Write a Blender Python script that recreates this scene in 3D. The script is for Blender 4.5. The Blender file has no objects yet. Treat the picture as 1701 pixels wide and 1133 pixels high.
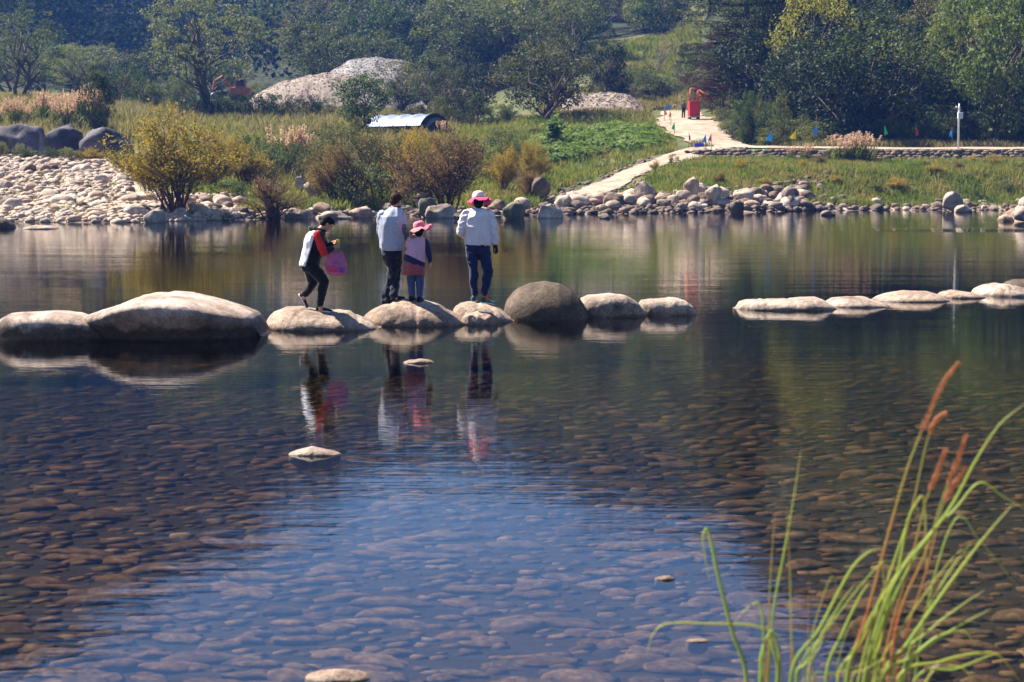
import bpy, math, random
import numpy as np
from mathutils import Vector, Matrix
from mathutils.bvhtree import BVHTree
R = math.radians
S = bpy.context.scene
COL = S.collection

# ------------------------------------------------------------ camera
CAMH = 2.25
F = 2835.0                       # focal length in photograph pixels (60 mm lens, 36 mm sensor)
PITCH = math.atan(274.5 / F)
cam = bpy.data.cameras.new("camera")
cam.lens = 60.0; cam.sensor_width = 36.0
cam.clip_start = 0.1; cam.clip_end = 5000
cam.dof.use_dof = True; cam.dof.focus_distance = 25.4; cam.dof.aperture_fstop = 4.5
camo = bpy.data.objects.new("camera", cam); COL.objects.link(camo)
camo.location = (0, 0, CAMH); camo.rotation_euler = (math.pi / 2 - PITCH, 0, 0)
S.camera = camo

# ------------------------------------------------------------ light
SUN_AZ = R(-64); SUN_EL = R(50)      # azimuth from +Y, clockwise: the sun stands ahead and to the left
world = bpy.data.worlds.new("World"); S.world = world; world.use_nodes = True
nt = world.node_tree; nt.nodes.clear()
sky = nt.nodes.new("ShaderNodeTexSky"); sky.sky_type = 'NISHITA'; sky.sun_disc = False
sky.sun_elevation = SUN_EL; sky.sun_rotation = SUN_AZ % (2 * math.pi)
sky.air_density = 0.8; sky.dust_density = 0.0; sky.ozone_density = 5.0; sky.altitude = 300
bg = nt.nodes.new("ShaderNodeBackground"); bg.inputs[1].default_value = 0.055
wo = nt.nodes.new("ShaderNodeOutputWorld")
nt.links.new(sky.outputs[0], bg.inputs[0]); nt.links.new(bg.outputs[0], wo.inputs[0])
sun = bpy.data.lights.new("sun", 'SUN'); sun.energy = 5.0; sun.angle = R(0.5); sun.color = (1.0, 0.92, 0.80)
suno = bpy.data.objects.new("sun", sun); COL.objects.link(suno)
SD = Vector((math.sin(SUN_AZ) * math.cos(SUN_EL), math.cos(SUN_AZ) * math.cos(SUN_EL), math.sin(SUN_EL)))
suno.rotation_euler = (-SD).to_track_quat('-Z', 'Y').to_euler(); suno.location = (-60, 60, 90)
S.view_settings.view_transform = 'Standard'; S.view_settings.look = 'None'
S.view_settings.exposure = 1.76; S.view_settings.gamma = 1.0
S.render.engine = 'CYCLES'
S.cycles.max_bounces = 8; S.cycles.diffuse_bounces = 2; S.cycles.glossy_bounces = 3
S.cycles.transmission_bounces = 3; S.cycles.transparent_max_bounces = 8; S.cycles.volume_bounces = 0
S.cycles.caustics_reflective = False; S.cycles.caustics_refractive = False

# ------------------------------------------------------------ helpers
CT, ST = math.cos(PITCH), math.sin(PITCH)
def V(px, py, Y):
    """the point at distance Y that stands where the photograph shows pixel (px, py)"""
    cx = (px - 850.5) / F; cy = -(py - 566.5) / F
    dy = CT + cy * ST; dz = -ST + cy * CT
    t = Y / dy
    return Vector((cx * t, Y, CAMH + dz * t))
def YW(py):
    cy = -(py - 566.5) / F
    return -CAMH / (-ST + cy * CT) * (CT + cy * ST)
def pxm(Y): return F / Y

_rng = np.random.RandomState(7)
_T = _rng.rand(4096)
def _h(ix, iy, iz):
    return _T[((ix * 73856093) ^ (iy * 19349663) ^ (iz * 83492791)) & 4095]
def noise(p, scale=1.0, octaves=1, seed=0):
    """value noise in about -1..1 at the points p (N,3)"""
    p = np.asarray(p, float) * scale + seed * 17.31
    out = np.zeros(len(p)); amp = 1.0; tot = 0
    for o in range(octaves):
        i = np.floor(p).astype(np.int64); f = p - i; f = f * f * (3 - 2 * f)
        x, y, z = i[:, 0], i[:, 1], i[:, 2]
        v = 0
        for a in (0, 1):
            wa = f[:, 0] if a else 1 - f[:, 0]
            for b in (0, 1):
                wb = f[:, 1] if b else 1 - f[:, 1]
                for c in (0, 1):
                    wc = f[:, 2] if c else 1 - f[:, 2]
                    v = v + wa * wb * wc * _h(x + a, y + b, z + c)
        out += amp * (v * 2 - 1); tot += amp; amp *= 0.5; p = p * 2.03 + 5.7
    return out / tot

def mesh_np(name, verts, faces, mats=None, smooth=True, mi=None):
    """faces: (N,k) array or a list of tuples"""
    me = bpy.data.meshes.new(name)
    verts = np.asarray(verts, np.float32)
    if isinstance(faces, np.ndarray):
        n, k = faces.shape
        me.vertices.add(len(verts)); me.vertices.foreach_set("co", verts.ravel())
        me.loops.add(n * k); me.loops.foreach_set("vertex_index", faces.astype(np.int32).ravel())
        me.polygons.add(n); me.polygons.foreach_set("loop_start", np.arange(0, n * k, k, dtype=np.int32))
        me.polygons.foreach_set("loop_total", np.full(n, k, np.int32))
        me.update(calc_edges=True)
    else:
        me.from_pydata([tuple(v) for v in verts], [], faces); me.update()
    me.polygons.foreach_set("use_smooth", np.full(len(me.polygons), bool(smooth)))
    for m in (mats if isinstance(mats, (list, tuple)) else [mats]):
        if m: me.materials.append(m)
    if mi is not None: me.polygons.foreach_set("material_index", np.asarray(mi, np.int32))
    return me

def link(name, data, loc=(0, 0, 0), parent=None, rot=(0, 0, 0), scale=(1, 1, 1)):
    o = bpy.data.objects.new(name, data); COL.objects.link(o)
    o.location = loc; o.rotation_euler = rot; o.scale = scale
    if parent: o.parent = parent
    return o
def tag(o, label=None, cat=None, group=None, kind=None):
    if label: o["label"] = label
    if cat: o["category"] = cat
    if group: o["group"] = group
    if kind: o["kind"] = kind
    return o
def thing(name, label, cat, loc=(0, 0, 0), rotz=0, group=None):
    o = link(name, None, loc, rot=(0, 0, rotz)); o.empty_display_size = 0.3
    return tag(o, label, cat, group)
def clone(root, loc, rotz=0, scale=None, label=None, group=None):
    r = root.copy(); COL.objects.link(r); r.location = loc; r.rotation_euler = (0, 0, rotz)
    if scale is not None: r.scale = scale
    if label: r["label"] = label
    if group: r["group"] = group
    for ch in list(root.children):
        c = ch.copy(); COL.objects.link(c); c.parent = r
        for g in list(ch.children):
            d = g.copy(); COL.objects.link(d); d.parent = c
    return r

class MB:
    """collects closed shells into one mesh"""
    def __init__(s): s.v = []; s.f = []; s.mi = []; s.n = 0
    def add(s, verts, faces, mi=0):
        verts = [tuple(v) for v in verts]
        s.v += verts; s.f += [tuple(i + s.n for i in f) for f in faces]; s.mi += [mi] * len(faces); s.n += len(verts)
    def loft(s, rings, mi=0, close=True):
        k = len(rings[0]); vs = [p for r in rings for p in r]; fs = []
        for a in range(len(rings) - 1):
            for b in range(k):
                c = (b + 1) % k
                fs.append((a * k + b, a * k + c, (a + 1) * k + c, (a + 1) * k + b))
        if close:
            fs.append(tuple(range(k))[::-1]); fs.append(tuple((len(rings) - 1) * k + b for b in range(k)))
        s.add(vs, fs, mi)
    def tube(s, pts, rads, seg=8, mi=0, rx=1.0, up=(0, 0, 1)):
        """tapered tube through pts; rx flattens across the 'up' axis"""
        pts = [Vector(p) for p in pts]; rings = []
        if not hasattr(rads, '__len__'): rads = [rads] * len(pts)
        for i, p in enumerate(pts):
            t = (pts[min(i + 1, len(pts) - 1)] - pts[max(i - 1, 0)]).normalized()
            u = Vector(up)
            if abs(t.dot(u)) > 0.93: u = Vector((0, 1, 0)) if abs(t.y) < 0.9 else Vector((1, 0, 0))
            a = t.cross(u).normalized(); b = a.cross(t)
            rings.append([p + (a * math.cos(q) * rads[i] + b * math.sin(q) * rads[i] * rx)
                          for q in (2 * math.pi * j / seg for j in range(seg))])
        s.loft(rings, mi)
    def cap(s, p1, p2, r1, r2, seg=12, mi=0, rx=1.0, up=(0, 0, 1)):
        """round-ended tapered limb"""
        p1 = Vector(p1); p2 = Vector(p2); d = p2 - p1
        t = d.normalized() if d.length > 1e-6 else Vector((0, 0, 1))
        pts = []; rr = []
        for q in (-88, -60, -30): pts.append(p1 + t * r1 * math.sin(R(q))); rr.append(r1 * math.cos(R(q)))
        for k in (0, .5, 1): pts.append(p1 + d * k); rr.append(r1 + (r2 - r1) * k)
        for q in (30, 60, 88): pts.append(p2 + t * r2 * math.sin(R(q))); rr.append(r2 * math.cos(R(q)))
        s.tube(pts, rr, seg, mi, rx, up)
    def ell(s, c, rx, ry, rz, M=None, mi=0, seg=14, rows=9):
        c = Vector(c); M = M or Matrix.Identity(3); rings = []
        for i in range(rows):
            a = math.pi * (i + .15) / (rows - .7) if 0 else math.pi * (0.02 + 0.96 * i / (rows - 1))
            rings.append([c + M @ Vector((rx * math.sin(a) * math.cos(q), ry * math.sin(a) * math.sin(q), -rz * math.cos(a)))
                          for q in (2 * math.pi * j / seg for j in range(seg))])
        s.loft(rings, mi)
    def box(s, c, hx, hy, hz, M=None, mi=0):
        c = Vector(c); M = M or Matrix.Identity(3)
        vs = [c + M @ Vector((x * hx, y * hy, z * hz)) for x in (-1, 1) for y in (-1, 1) for z in (-1, 1)]
        s.add(vs, [(0, 1, 3, 2), (4, 6, 7, 5), (0, 4, 5, 1), (2, 3, 7, 6), (0, 2, 6, 4), (1, 5, 7, 3)], mi)
    def mesh(s, name, mats, smooth=True, origin=(0, 0, 0)):
        o = Vector(origin)
        return mesh_np(name, [Vector(v) - o for v in s.v], s.f, mats, smooth, s.mi)
    def obj(s, name, mats, parent=None, origin=(0, 0, 0), smooth=True, bevel=0):
        ob = link(name, s.mesh(name, mats, smooth, origin), (0, 0, 0) if parent else origin, parent)
        if bevel:
            m = ob.modifiers.new("bevel", 'BEVEL'); m.width = bevel; m.segments = 2; m.limit_method = 'ANGLE'
        return ob

def melt(mb, voxel, smooth=4, wrinkle=0.0, wscale=12.0, squash=(1, 1, 1), seed=0):
    """fuses the overlapping shells of mb into one continuous skin (vertices, faces)"""
    me = mb.mesh("tmp", None, True); o = link("tmp", me)
    m = o.modifiers.new("r", 'REMESH'); m.mode = 'VOXEL'; m.voxel_size = voxel
    if smooth:
        m = o.modifiers.new("s", 'SMOOTH'); m.factor = 0.5; m.iterations = smooth
    dg = bpy.context.evaluated_depsgraph_get(); dg.update()
    me2 = bpy.data.meshes.new_from_object(o.evaluated_get(dg))
    bpy.data.objects.remove(o); bpy.data.meshes.remove(me)
    n = len(me2.vertices); co = np.zeros(n * 3, np.float32); me2.vertices.foreach_get("co", co); co = co.reshape(-1, 3)
    if wrinkle:
        no = np.zeros(n * 3, np.float32); me2.vertices.foreach_get("normal", no); no = no.reshape(-1, 3)
        w = noise(co * np.array(squash), wscale, 2, seed)
        w = 1 - 2 * np.abs(w) ** 0.7
        co = co + no * (w * wrinkle)[:, None]
        me2.vertices.foreach_set("co", co.ravel().astype(np.float32)); me2.update()
    return me2
def melted(name, mb, voxel, mats, parent, origin, smooth=4, wrinkle=0.0, wscale=12.0, matfn=None, squash=(1, 1, 1), seed=0):
    me = melt(mb, voxel, smooth, wrinkle, wscale, squash, seed)
    n = len(me.vertices); co = np.zeros(n * 3, np.float32); me.vertices.foreach_get("co", co); co = co.reshape(-1, 3)
    if matfn:
        c = np.zeros(len(me.polygons) * 3, np.float32); me.polygons.foreach_get("center", c)
        me.materials.clear()
        for mm in mats: me.materials.append(mm)
        me.polygons.foreach_set("material_index", np.array([matfn(p) for p in c.reshape(-1, 3)], np.int32))
    else:
        me.materials.clear(); me.materials.append(mats)
    co = co - np.array(origin, np.float32)
    me.vertices.foreach_set("co", co.ravel()); me.polygons.foreach_set("use_smooth", np.ones(len(me.polygons), bool)); me.update()
    me.name = name
    return link(name, me, (0, 0, 0), parent)

# ------------------------------------------------------------ materials
def newmat(name):
    m = bpy.data.materials.new(name); m.use_nodes = True; t = m.node_tree; t.nodes.clear()
    out = t.nodes.new("ShaderNodeOutputMaterial")
    return m, t, out
def N(t, typ, **kw):
    n = t.nodes.new(typ)
    for k, v in kw.items():
        if k in n.inputs: n.inputs[k].default_value = v
        else: setattr(n, k, v)
    return n
def ramp(t, fac, stops):
    r = t.nodes.new("ShaderNodeValToRGB"); e = r.color_ramp.elements
    while len(e) < len(stops): e.new(0.5)
    for i, (p, c) in enumerate(stops):
        e[i].position = p; e[i].color = (*c, 1) if len(c) == 3 else c
    t.links.new(fac, r.inputs[0]); return r.outputs[0]
def math_(t, op, a, b=None, clamp=False):
    n = t.nodes.new("ShaderNodeMath"); n.operation = op; n.use_clamp = clamp
    for i, x in enumerate((a, b)):
        if x is None: continue
        if isinstance(x, (int, float)): n.inputs[i].default_value = x
        else: t.links.new(x, n.inputs[i])
    return n.outputs[0]
def mixc(t, fac, a, b, mode='MIX'):
    n = t.nodes.new("ShaderNodeMix"); n.data_type = 'RGBA'; n.blend_type = mode
    for i, x in ((0, fac), (6, a), (7, b)):
        if isinstance(x, (int, float)): n.inputs[i].default_value = x
        elif isinstance(x, tuple): n.inputs[i].default_value = (*x, 1) if len(x) == 3 else x
        else: t.links.new(x, n.inputs[i])
    return n.outputs[2]
def coord(t, kind="Object", scale=(1, 1, 1)):
    c = t.nodes.new("ShaderNodeTexCoord"); mp = t.nodes.new("ShaderNodeMapping"); mp.inputs[3].default_value = scale
    t.links.new(c.outputs[kind], mp.inputs[0]); return mp.outputs[0]
def nz(t, vec, scale, detail=4, rough=0.55, typ="ShaderNodeTexNoise"):
    n = N(t, typ, Scale=scale); 
    if typ == "ShaderNodeTexNoise": n.inputs['Detail'].default_value = detail; n.inputs['Roughness'].default_value = rough
    t.links.new(vec, n.inputs['Vector']); return n.outputs[0]
def bump(t, h, strength, dist):
    b = t.nodes.new("ShaderNodeBump"); b.inputs['Strength'].default_value = strength; b.inputs['Distance'].default_value = dist
    t.links.new(h, b.inputs['Height']); return b.outputs[0]
def bsdf(t, out, col, rough=0.8, spec=0.3, normal=None, **kw):
    b = t.nodes.new("ShaderNodeBsdfPrincipled")
    if isinstance(col, tuple): b.inputs['Base Color'].default_value = (*col, 1)
    else: t.links.new(col, b.inputs['Base Color'])
    if isinstance(rough, (int, float)): b.inputs['Roughness'].default_value = rough
    else: t.links.new(rough, b.inputs['Roughness'])
    b.inputs['Specular IOR Level'].default_value = spec
    if normal is not None: t.links.new(normal, b.inputs['Normal'])
    for k, v in kw.items(): b.inputs[k.replace('_', ' ')].default_value = v
    if out: t.links.new(b.outputs[0], out.inputs[0])
    return b

def simple(name, col, rough=0.75, spec=0.3, var=0.25, scale=8, bumpd=0.0, bscale=40, sheen=0, metal=0, obj="Object"):
    m, t, out = newmat(name); v = coord(t, obj)
    f = nz(t, v, scale)
    lo = tuple(max(0, c * (1 - var)) for c in col); hi = tuple(min(1, c * (1 + var)) for c in col)
    c = ramp(t, f, [(0.3, lo), (0.7, hi)])
    nrm = bump(t, nz(t, v, bscale, 5), 1.0, bumpd) if bumpd else None
    b = bsdf(t, out, c, rough, spec, nrm)
    b.inputs['Metallic'].default_value = metal
    if sheen: b.inputs['Sheen Weight'].default_value = sheen
    return m

def rock_mat(name, lo, mid, hi, scale=3.0, dark=(0.05, 0.042, 0.035), darkamt=0.45, bd=0.012, tint=True, speck=0.35, moss=None, under=False, flank_shade=0, mid_=.6):
    m, t, out = newmat(name); v = coord(t, "Object")
    oi = t.nodes.new("ShaderNodeObjectInfo"); tn = t.nodes.new("ShaderNodeAttribute"); tn.attribute_name = "tone"
    rnd = math_(t, 'FRACT', math_(t, 'ADD', oi.outputs['Random'], tn.outputs['Fac']))
    add = t.nodes.new("ShaderNodeVectorMath"); add.operation = 'ADD'
    t.links.new(v, add.inputs[0])
    cmb = t.nodes.new("ShaderNodeCombineXYZ"); r9 = math_(t, 'MULTIPLY', rnd, 37.0)
    t.links.new(r9, cmb.inputs[0]); t.links.new(r9, cmb.inputs[2]); t.links.new(cmb.outputs[0], add.inputs[1]); v = add.outputs[0]
    n1 = nz(t, v, scale, 6, 0.62)
    c = ramp(t, n1, [(0.3, lo), (0.5, mid), (0.68, hi)])
    n2 = nz(t, v, scale * 0.8, 8, 0.7)
    st = ramp(t, n2, [(0.5, (0, 0, 0)), (0.66, (1, 1, 1))])
    c = mixc(t, math_(t, 'MULTIPLY', st, darkamt), c, dark)
    if flank_shade:  # shade of the backlit flank, painted as a dark band low down
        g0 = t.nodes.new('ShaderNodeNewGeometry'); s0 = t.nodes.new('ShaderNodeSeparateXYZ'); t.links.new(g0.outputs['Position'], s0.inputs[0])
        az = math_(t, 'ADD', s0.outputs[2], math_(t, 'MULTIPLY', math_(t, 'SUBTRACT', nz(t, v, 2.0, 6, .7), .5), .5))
        c = mixc(t, ramp(t, az, [(flank_shade, (.85, .85, .85)), (flank_shade + .09, (0, 0, 0))]), c, (.05, .042, .032))
    nm_ = nz(t, v, scale * 6, 6, 0.75)
    c = mixc(t, mid_, c, ramp(t, nm_, [(0.36, (0.34, 0.31, 0.29)), (0.5, (.9, .88, .86)), (0.64, (1.25, 1.22, 1.18))]), 'MULTIPLY')
    n3 = nz(t, v, scale * 26, 2, 0.5)
    c = mixc(t, speck, c, ramp(t, n3, [(0.35, (0.25, 0.24, 0.23)), (0.65, (1, 1, 1))]), 'MULTIPLY')
    if tint:
        tc = ramp(t, rnd, [(0, (0.55, 0.5, 0.45)), (0.25, (1, .93, .86)), (0.5, (1.0, 0.98, .95)), (0.7, (.95, .76, .64)), (.85, (.8, .8, .8)), (1, (.45, .42, .42))])
        c = mixc(t, 0.85, c, tc, 'MULTIPLY')
    if moss:
        g = t.nodes.new("ShaderNodeNewGeometry"); sp = t.nodes.new("ShaderNodeSeparateXYZ")
        c = mixc(t, math_(t, 'MULTIPLY', ramp(t, nz(t, v, scale * 1.6, 5), [(0.5, (0, 0, 0)), (0.62, (1, 1, 1))]), 0.7), c, moss)
    h = math_(t, 'ADD', math_(t, 'MULTIPLY', nz(t, v, scale * 5, 7, 0.65), 1.0), math_(t, 'MULTIPLY', nz(t, v, scale * 30, 3), 0.25))
    # the stone stays wet and dark just above the river's surface
    g = t.nodes.new("ShaderNodeNewGeometry"); sp = t.nodes.new("ShaderNodeSeparateXYZ"); t.links.new(g.outputs['Position'], sp.inputs[0])
    wz = math_(t, 'ADD', sp.outputs[2], math_(t, 'MULTIPLY', math_(t, 'SUBTRACT', n2, 0.5), 0.10))
    wet = ramp(t, wz, [(0.015, (1, 1, 1)), (0.06, (0, 0, 0))])
    c = mixc(t, math_(t, 'MULTIPLY', wet, 0.6), c, (0.35, 0.3, 0.26), 'MULTIPLY')
    rg = math_(t, 'SUBTRACT', 0.82, math_(t, 'MULTIPLY', wet, 0.4))
    bsdf(t, out, c, .95 if under else rg, 0.0 if under else 0.3, bump(t, h, 0.9, bd))
    return m

M = {}
M['rock'] = rock_mat('pale granite', (0.25, 0.18, 0.135), (0.43, 0.33, 0.26), (0.60, 0.50, 0.41), 2.2, darkamt=.6, bd=.03, speck=.5)
M['rock_low'] = rock_mat('pale worn granite', (0.27, 0.20, 0.15), (0.46, 0.36, 0.29), (0.62, 0.52, 0.44), 1.8, dark=(0.05, 0.04, 0.03), darkamt=0.7, bd=.03, tint=False, speck=.5)
M['rock_dark'] = rock_mat('brown granite', (0.06, 0.04, 0.026), (0.11, 0.078, 0.052), (0.19, 0.135, 0.095), 3.0, bd=0.02, speck=.6, tint=False)
M['rock_flank'] = rock_mat('stained granite with painted shade', (0.20, 0.145, 0.11), (0.42, 0.32, 0.26), (0.62, 0.50, 0.42), 1.6, dark=(0.045, 0.035, 0.03), darkamt=0.75, tint=False, flank_shade=.16)
M['cobble'] = rock_mat('river cobble', (0.34, 0.27, 0.21), (0.53, 0.44, 0.36), (0.74, 0.64, 0.54), 1.1, darkamt=0.3, bd=0.03)
M['cobble_dark'] = rock_mat('brown cobble', (0.10, 0.075, 0.055), (0.2, 0.155, 0.12), (0.34, 0.27, 0.22), 1.1, darkamt=0.4, bd=0.03)
M['boulder_blue'] = rock_mat('blue grey boulder', (0.03, 0.03, 0.04), (0.09, 0.085, 0.10), (0.34, 0.32, 0.33), 0.8, dark=(0.015, 0.015, 0.02), darkamt=0.6, bd=0.05, tint=False)
M['boulder_moss'] = rock_mat('mossy boulder', (0.08, 0.075, 0.05), (0.16, 0.15, 0.1), (0.3, 0.27, 0.2), 1.0, darkamt=0.5, bd=0.03, tint=False)
M['bed'] = rock_mat('river bed cobble', (0.10, 0.068, 0.044), (0.22, 0.152, 0.10), (0.40, 0.30, 0.21), 2.4, darkamt=0.35, bd=0.008, under=True)

# ------------------------------------------------------------ terrain
COLS = [-6000, -900, 0, 200, 350, 500, 650, 800, 900, 1000, 1100, 1150, 1200, 1350, 1500, 1700, 2300, 7000]
SHY = [368, 368, 368, 370, 366, 362, 358, 358, 357, 355, 354, 353.5, 353, 350, 349, 349, 349, 349]
ROWS = [   # (distance, picture height of the ground at each column)
 ('s+8', [338, 338, 338, 338, 335, 332, 330, 330, 328, 325, 322, 322, 322, 326, 328, 328, 325, 325]),
 (119,   [262, 262, 268, 275, 290, 290, 285, 290, 302, 302, 290, 287, 285, 286, 287, 286, 280, 280]),
 (129,   [240, 240, 250, 255, 265, 262, 258, 272, 288, 284, 271, 268, 268, 268, 268, 268, 268, 268]),
 (131.5, [235, 235, 242, 247, 254, 254, 250, 264, 276, 274, 262, 252, 250, 250, 250, 250, 250, 250]),
 (140,   [215, 215, 222, 230, 238, 240, 240, 248, 252, 248, 245, 246, 247, 248, 248, 248, 248, 248]),
 (152,   [195, 195, 205, 215, 222, 225, 225, 230, 228, 222, 226, 228, 232, 232, 228, 225, 225, 225]),
 (165,   [180, 180, 188, 200, 208, 210, 212, 215, 205, 198, 206, 206, 204, 175, 168, 165, 165, 165]),
 (178,   [165, 168, 174, 188, 200, 202, 203, 205, 194, 188, 192, 194, 185, 115, 100, 100, 100, 100]),
 (215,   [140, 150, 162, 168, 182, 183, 184, 184, 168, 150, 150, 140, 105, -20, -60, -70, -70, -70]),
 (250,   [90, 110, 150, 160, 172, 170, 162, 140, 120, 104, 98, 85, 40, -120, -190, -210, -220, -220]),
 (300,   [20, 60, 120, 140, 152, 140, 110, 90, 80, 78, 66, 20, -50, -230, -350, -400, -420, -420]),
 (380,   [-200, -120, 20, 90, 110, 50, 0, -20, -20, 0, 10, -30, -110, -330, -480, -560, -600, -600]),
 (430,   [-420, -330, -120, -20, 20, -20, -60, -70, -90, -80, -80, -120, -180, -360, -520, -620, -680, -680]),
 (490,   [-600, -560, -360, -220, -140, -90, -70, -70, -90, -130, -170, -190, -220, -370, -520, -620, -700, -700]),
 (560,   [-700, -640, -500, -400, -310, -215, -140, -140, -170, -210, -230, -240, -260, -380, -520, -620, -700, -700]),
 (700,  [-560, -500, -380, -280, -200, -120, -60, -60, -80, -120, -140, -150, -160, -260, -400, -500, -560, -560]),
]
PRO = []
for i, c in enumerate(COLS):
    ys = YW(SHY[i])
    pts = [(-80, 3.0), (-5, 1.3), (3.2, 0.45), (5.2, 0.12), (6.4, -0.22), (9, -0.30), (16, -0.42), (24, -0.60), (34, -1.0), (55, -1.7), (ys - 12, -1.0), (ys - 1, -0.12), (ys, 0.03), (ys + 1.5, 0.28)]
    for Y, row in ROWS:
        y = ys + min(8, .5 * (119 - ys)) if Y == 's+8' else Y
        pts.append((y, CAMH - (row[i] - 292) / F * y))
    PRO.append((np.array([p[0] for p in pts]), np.array([p[1] for p in pts])))
def ground(px, Y, rough=True):
    px = np.atleast_1d(np.asarray(px, float)); Y = np.atleast_1d(np.asarray(Y, float))
    zs = np.array([np.interp(Y, a, b) for a, b in PRO])
    j = np.clip(np.searchsorted(COLS, px) - 1, 0, len(COLS) - 2)
    c = np.array(COLS, float); w = np.clip((px - c[j]) / (c[j + 1] - c[j]), 0, 1); w = w * w * (3 - 2 * w)
    k = np.arange(len(px)); z = zs[j, k] * (1 - w) + zs[j + 1, k] * w
    if rough:
        x = (px - 850.5) / F * Y
        p = np.stack([x, Y, 0 * x], 1)
        a = np.interp(Y, [0, 12, 60, 95, 150, 185, 260, 500], [.02, .04, .08, .14, .16, .4, 1.6, 5])
        b = np.interp(Y, [0, 12, 60, 95, 150, 260, 500], [.3, .3, .2, .25, .12, .06, .022])
        z = z + a * noise(p * b[:, None], 1, 3)
    return z
def gz(px, Y): return float(ground([px], [Y])[0])
def gpt(px, Y, dz=0):
    return Vector(((px - 850.5) / F * Y, Y, gz(px, Y) + dz))
def pxof(x, Y): return 850.5 + x / Y * F

xs = np.concatenate([[-6000, -4000, -2600, -1800, -1300, -900, -700, -550], np.arange(-450, 2150, 12.5), [2200, 2350, 2600, 3000, 3600, 4500, 5600, 7000]])
ysr = np.concatenate([[-80, -40, -15], np.arange(-5, 9, .7), np.arange(9, 40, 1.2), np.arange(40, 76, 3), np.arange(76, 145, .8), np.arange(145, 185, 1.6), np.arange(185, 310, 4), np.arange(310, 701, 8)])
gx, gy = np.meshgrid(xs, ysr)
# near the camera the fan is too narrow, so keep a minimum half width
gyy = np.maximum(gy, 14.0)
X = (gx - 850.5) / F * gyy
pxe = np.where(gy > 1, 850.5 + X / np.maximum(gy, 1) * F, gx)
Z = ground(pxe.ravel(), gy.ravel())
nv = np.stack([X.ravel(), gy.ravel(), Z], 1)
nr, nc = gx.shape
idx = np.arange(nr * nc).reshape(nr, nc)
qf = np.stack([idx[:-1, :-1].ravel(), idx[:-1, 1:].ravel(), idx[1:, 1:].ravel(), idx[1:, :-1].ravel()], 1)
m, t, out = newmat('river land'); g = t.nodes.new("ShaderNodeNewGeometry"); pos = g.outputs['Position']
att = t.nodes.new("ShaderNodeVertexColor"); att.layer_name = "cover"
sepc = t.nodes.new("ShaderNodeSeparateColor"); t.links.new(att.outputs[0], sepc.inputs[0])
n1 = nz(t, pos, 0.35, 6, 0.65); n2 = nz(t, pos, 2.2, 5, 0.7)
grass = ramp(t, n1, [(0.3, (0.05, 0.065, 0.02)), (0.5, (0.10, 0.115, 0.04)), (0.62, (0.16, 0.14, 0.07)), (0.75, (0.22, 0.18, 0.11))])
grass = mixc(t, 0.5, grass, ramp(t, n2, [(0.3, (0.4, 0.4, 0.35)), (0.7, (1, 1, 1))]), 'MULTIPLY')
grav = ramp(t, n2, [(0.3, (0.22, 0.17, 0.12)), (0.6, (0.42, 0.34, 0.27))])
hill = ramp(t, n1, [(0.3, (0.015, 0.024, 0.012)), (0.7, (0.05, 0.055, 0.025))])
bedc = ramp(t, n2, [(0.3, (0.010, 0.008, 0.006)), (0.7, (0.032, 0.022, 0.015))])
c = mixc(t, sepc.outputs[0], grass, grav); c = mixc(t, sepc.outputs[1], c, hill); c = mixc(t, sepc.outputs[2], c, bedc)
bsdf(t, out, c, 0.95, 0.1, bump(t, nz(t, pos, 5, 6, 0.7), 0.8, 0.08))
M['land'] = m
me = mesh_np("ground", nv, qf, M['land'])
ca = me.color_attributes.new("cover", 'FLOAT_COLOR', 'POINT')
sh = np.interp(pxe.ravel(), COLS, [YW(a) for a in SHY])
P_ = pxe.ravel(); Yv = gy.ravel()
def ss(a, b, x): 
    u = np.clip((x - a) / (b - a), 0, 1); return u * u * (3 - 2 * u)
nn = noise(nv * [1, 1, 0], 0.12, 3, 3) * 0.5
bar = ss(430, 360, P_) * ss(104, 98, Yv) + ss(330, 180, P_) * ss(134, 124, Yv)
heap = ss(880, 960, P_) * ss(1380, 1300, P_) * ss(sh + 9, sh + 6, Yv)
gr = np.clip(np.maximum.reduce([bar, heap, ss(sh + 3.0, sh + 1.2, Yv), ss(1110, 1140, P_) * ss(135, 134, -(-Yv)) * 0]) + nn * 0.3 * (Yv > sh), 0, 1)
rightw = ss(1160, 1260, P_) * ss(139, 146, Yv)
hl = np.clip(np.maximum(rightw, ss(225, 250, Yv + nn * 30)), 0, 1) * (1 - ss(960, 1010, P_) * ss(1175, 1150, P_) * ss(310, 290, Yv))
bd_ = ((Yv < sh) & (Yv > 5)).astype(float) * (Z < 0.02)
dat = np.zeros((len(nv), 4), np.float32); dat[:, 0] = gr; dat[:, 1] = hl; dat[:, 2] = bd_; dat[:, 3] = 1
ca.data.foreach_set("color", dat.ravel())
tag(link("ground", me), "river banks rising into wooded hills", None, None, "structure")

# ------------------------------------------------------------ water
m, t, out = newmat('river water'); g = t.nodes.new("ShaderNodeNewGeometry"); pos = g.outputs['Position']
def mapped(sc, rz=0):
    mp = t.nodes.new("ShaderNodeMapping"); mp.inputs[3].default_value = sc; mp.inputs[2].default_value = (0, 0, rz)
    t.links.new(pos, mp.inputs[0]); return mp.outputs[0]
w1 = nz(t, mapped((0.7, 4.6, 1)), 1.0, 3, 0.5)
w2 = nz(t, mapped((3.0, 11, 1), R(6)), 1.0, 3, 0.55)
w3 = nz(t, mapped((0.16, 0.5, 1), R(-5)), 1.0, 2, 0.5)
amp = ramp(t, nz(t, mapped((0.05, 0.16, 1)), 1.0, 3, 0.5), [(0.35, (0.45, 0.45, 0.45)), (0.65, (1, 1, 1))])
h = math_(t, 'ADD', math_(t, 'MULTIPLY', w1, 0.0072), math_(t, 'MULTIPLY', w2, 0.0036))
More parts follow.
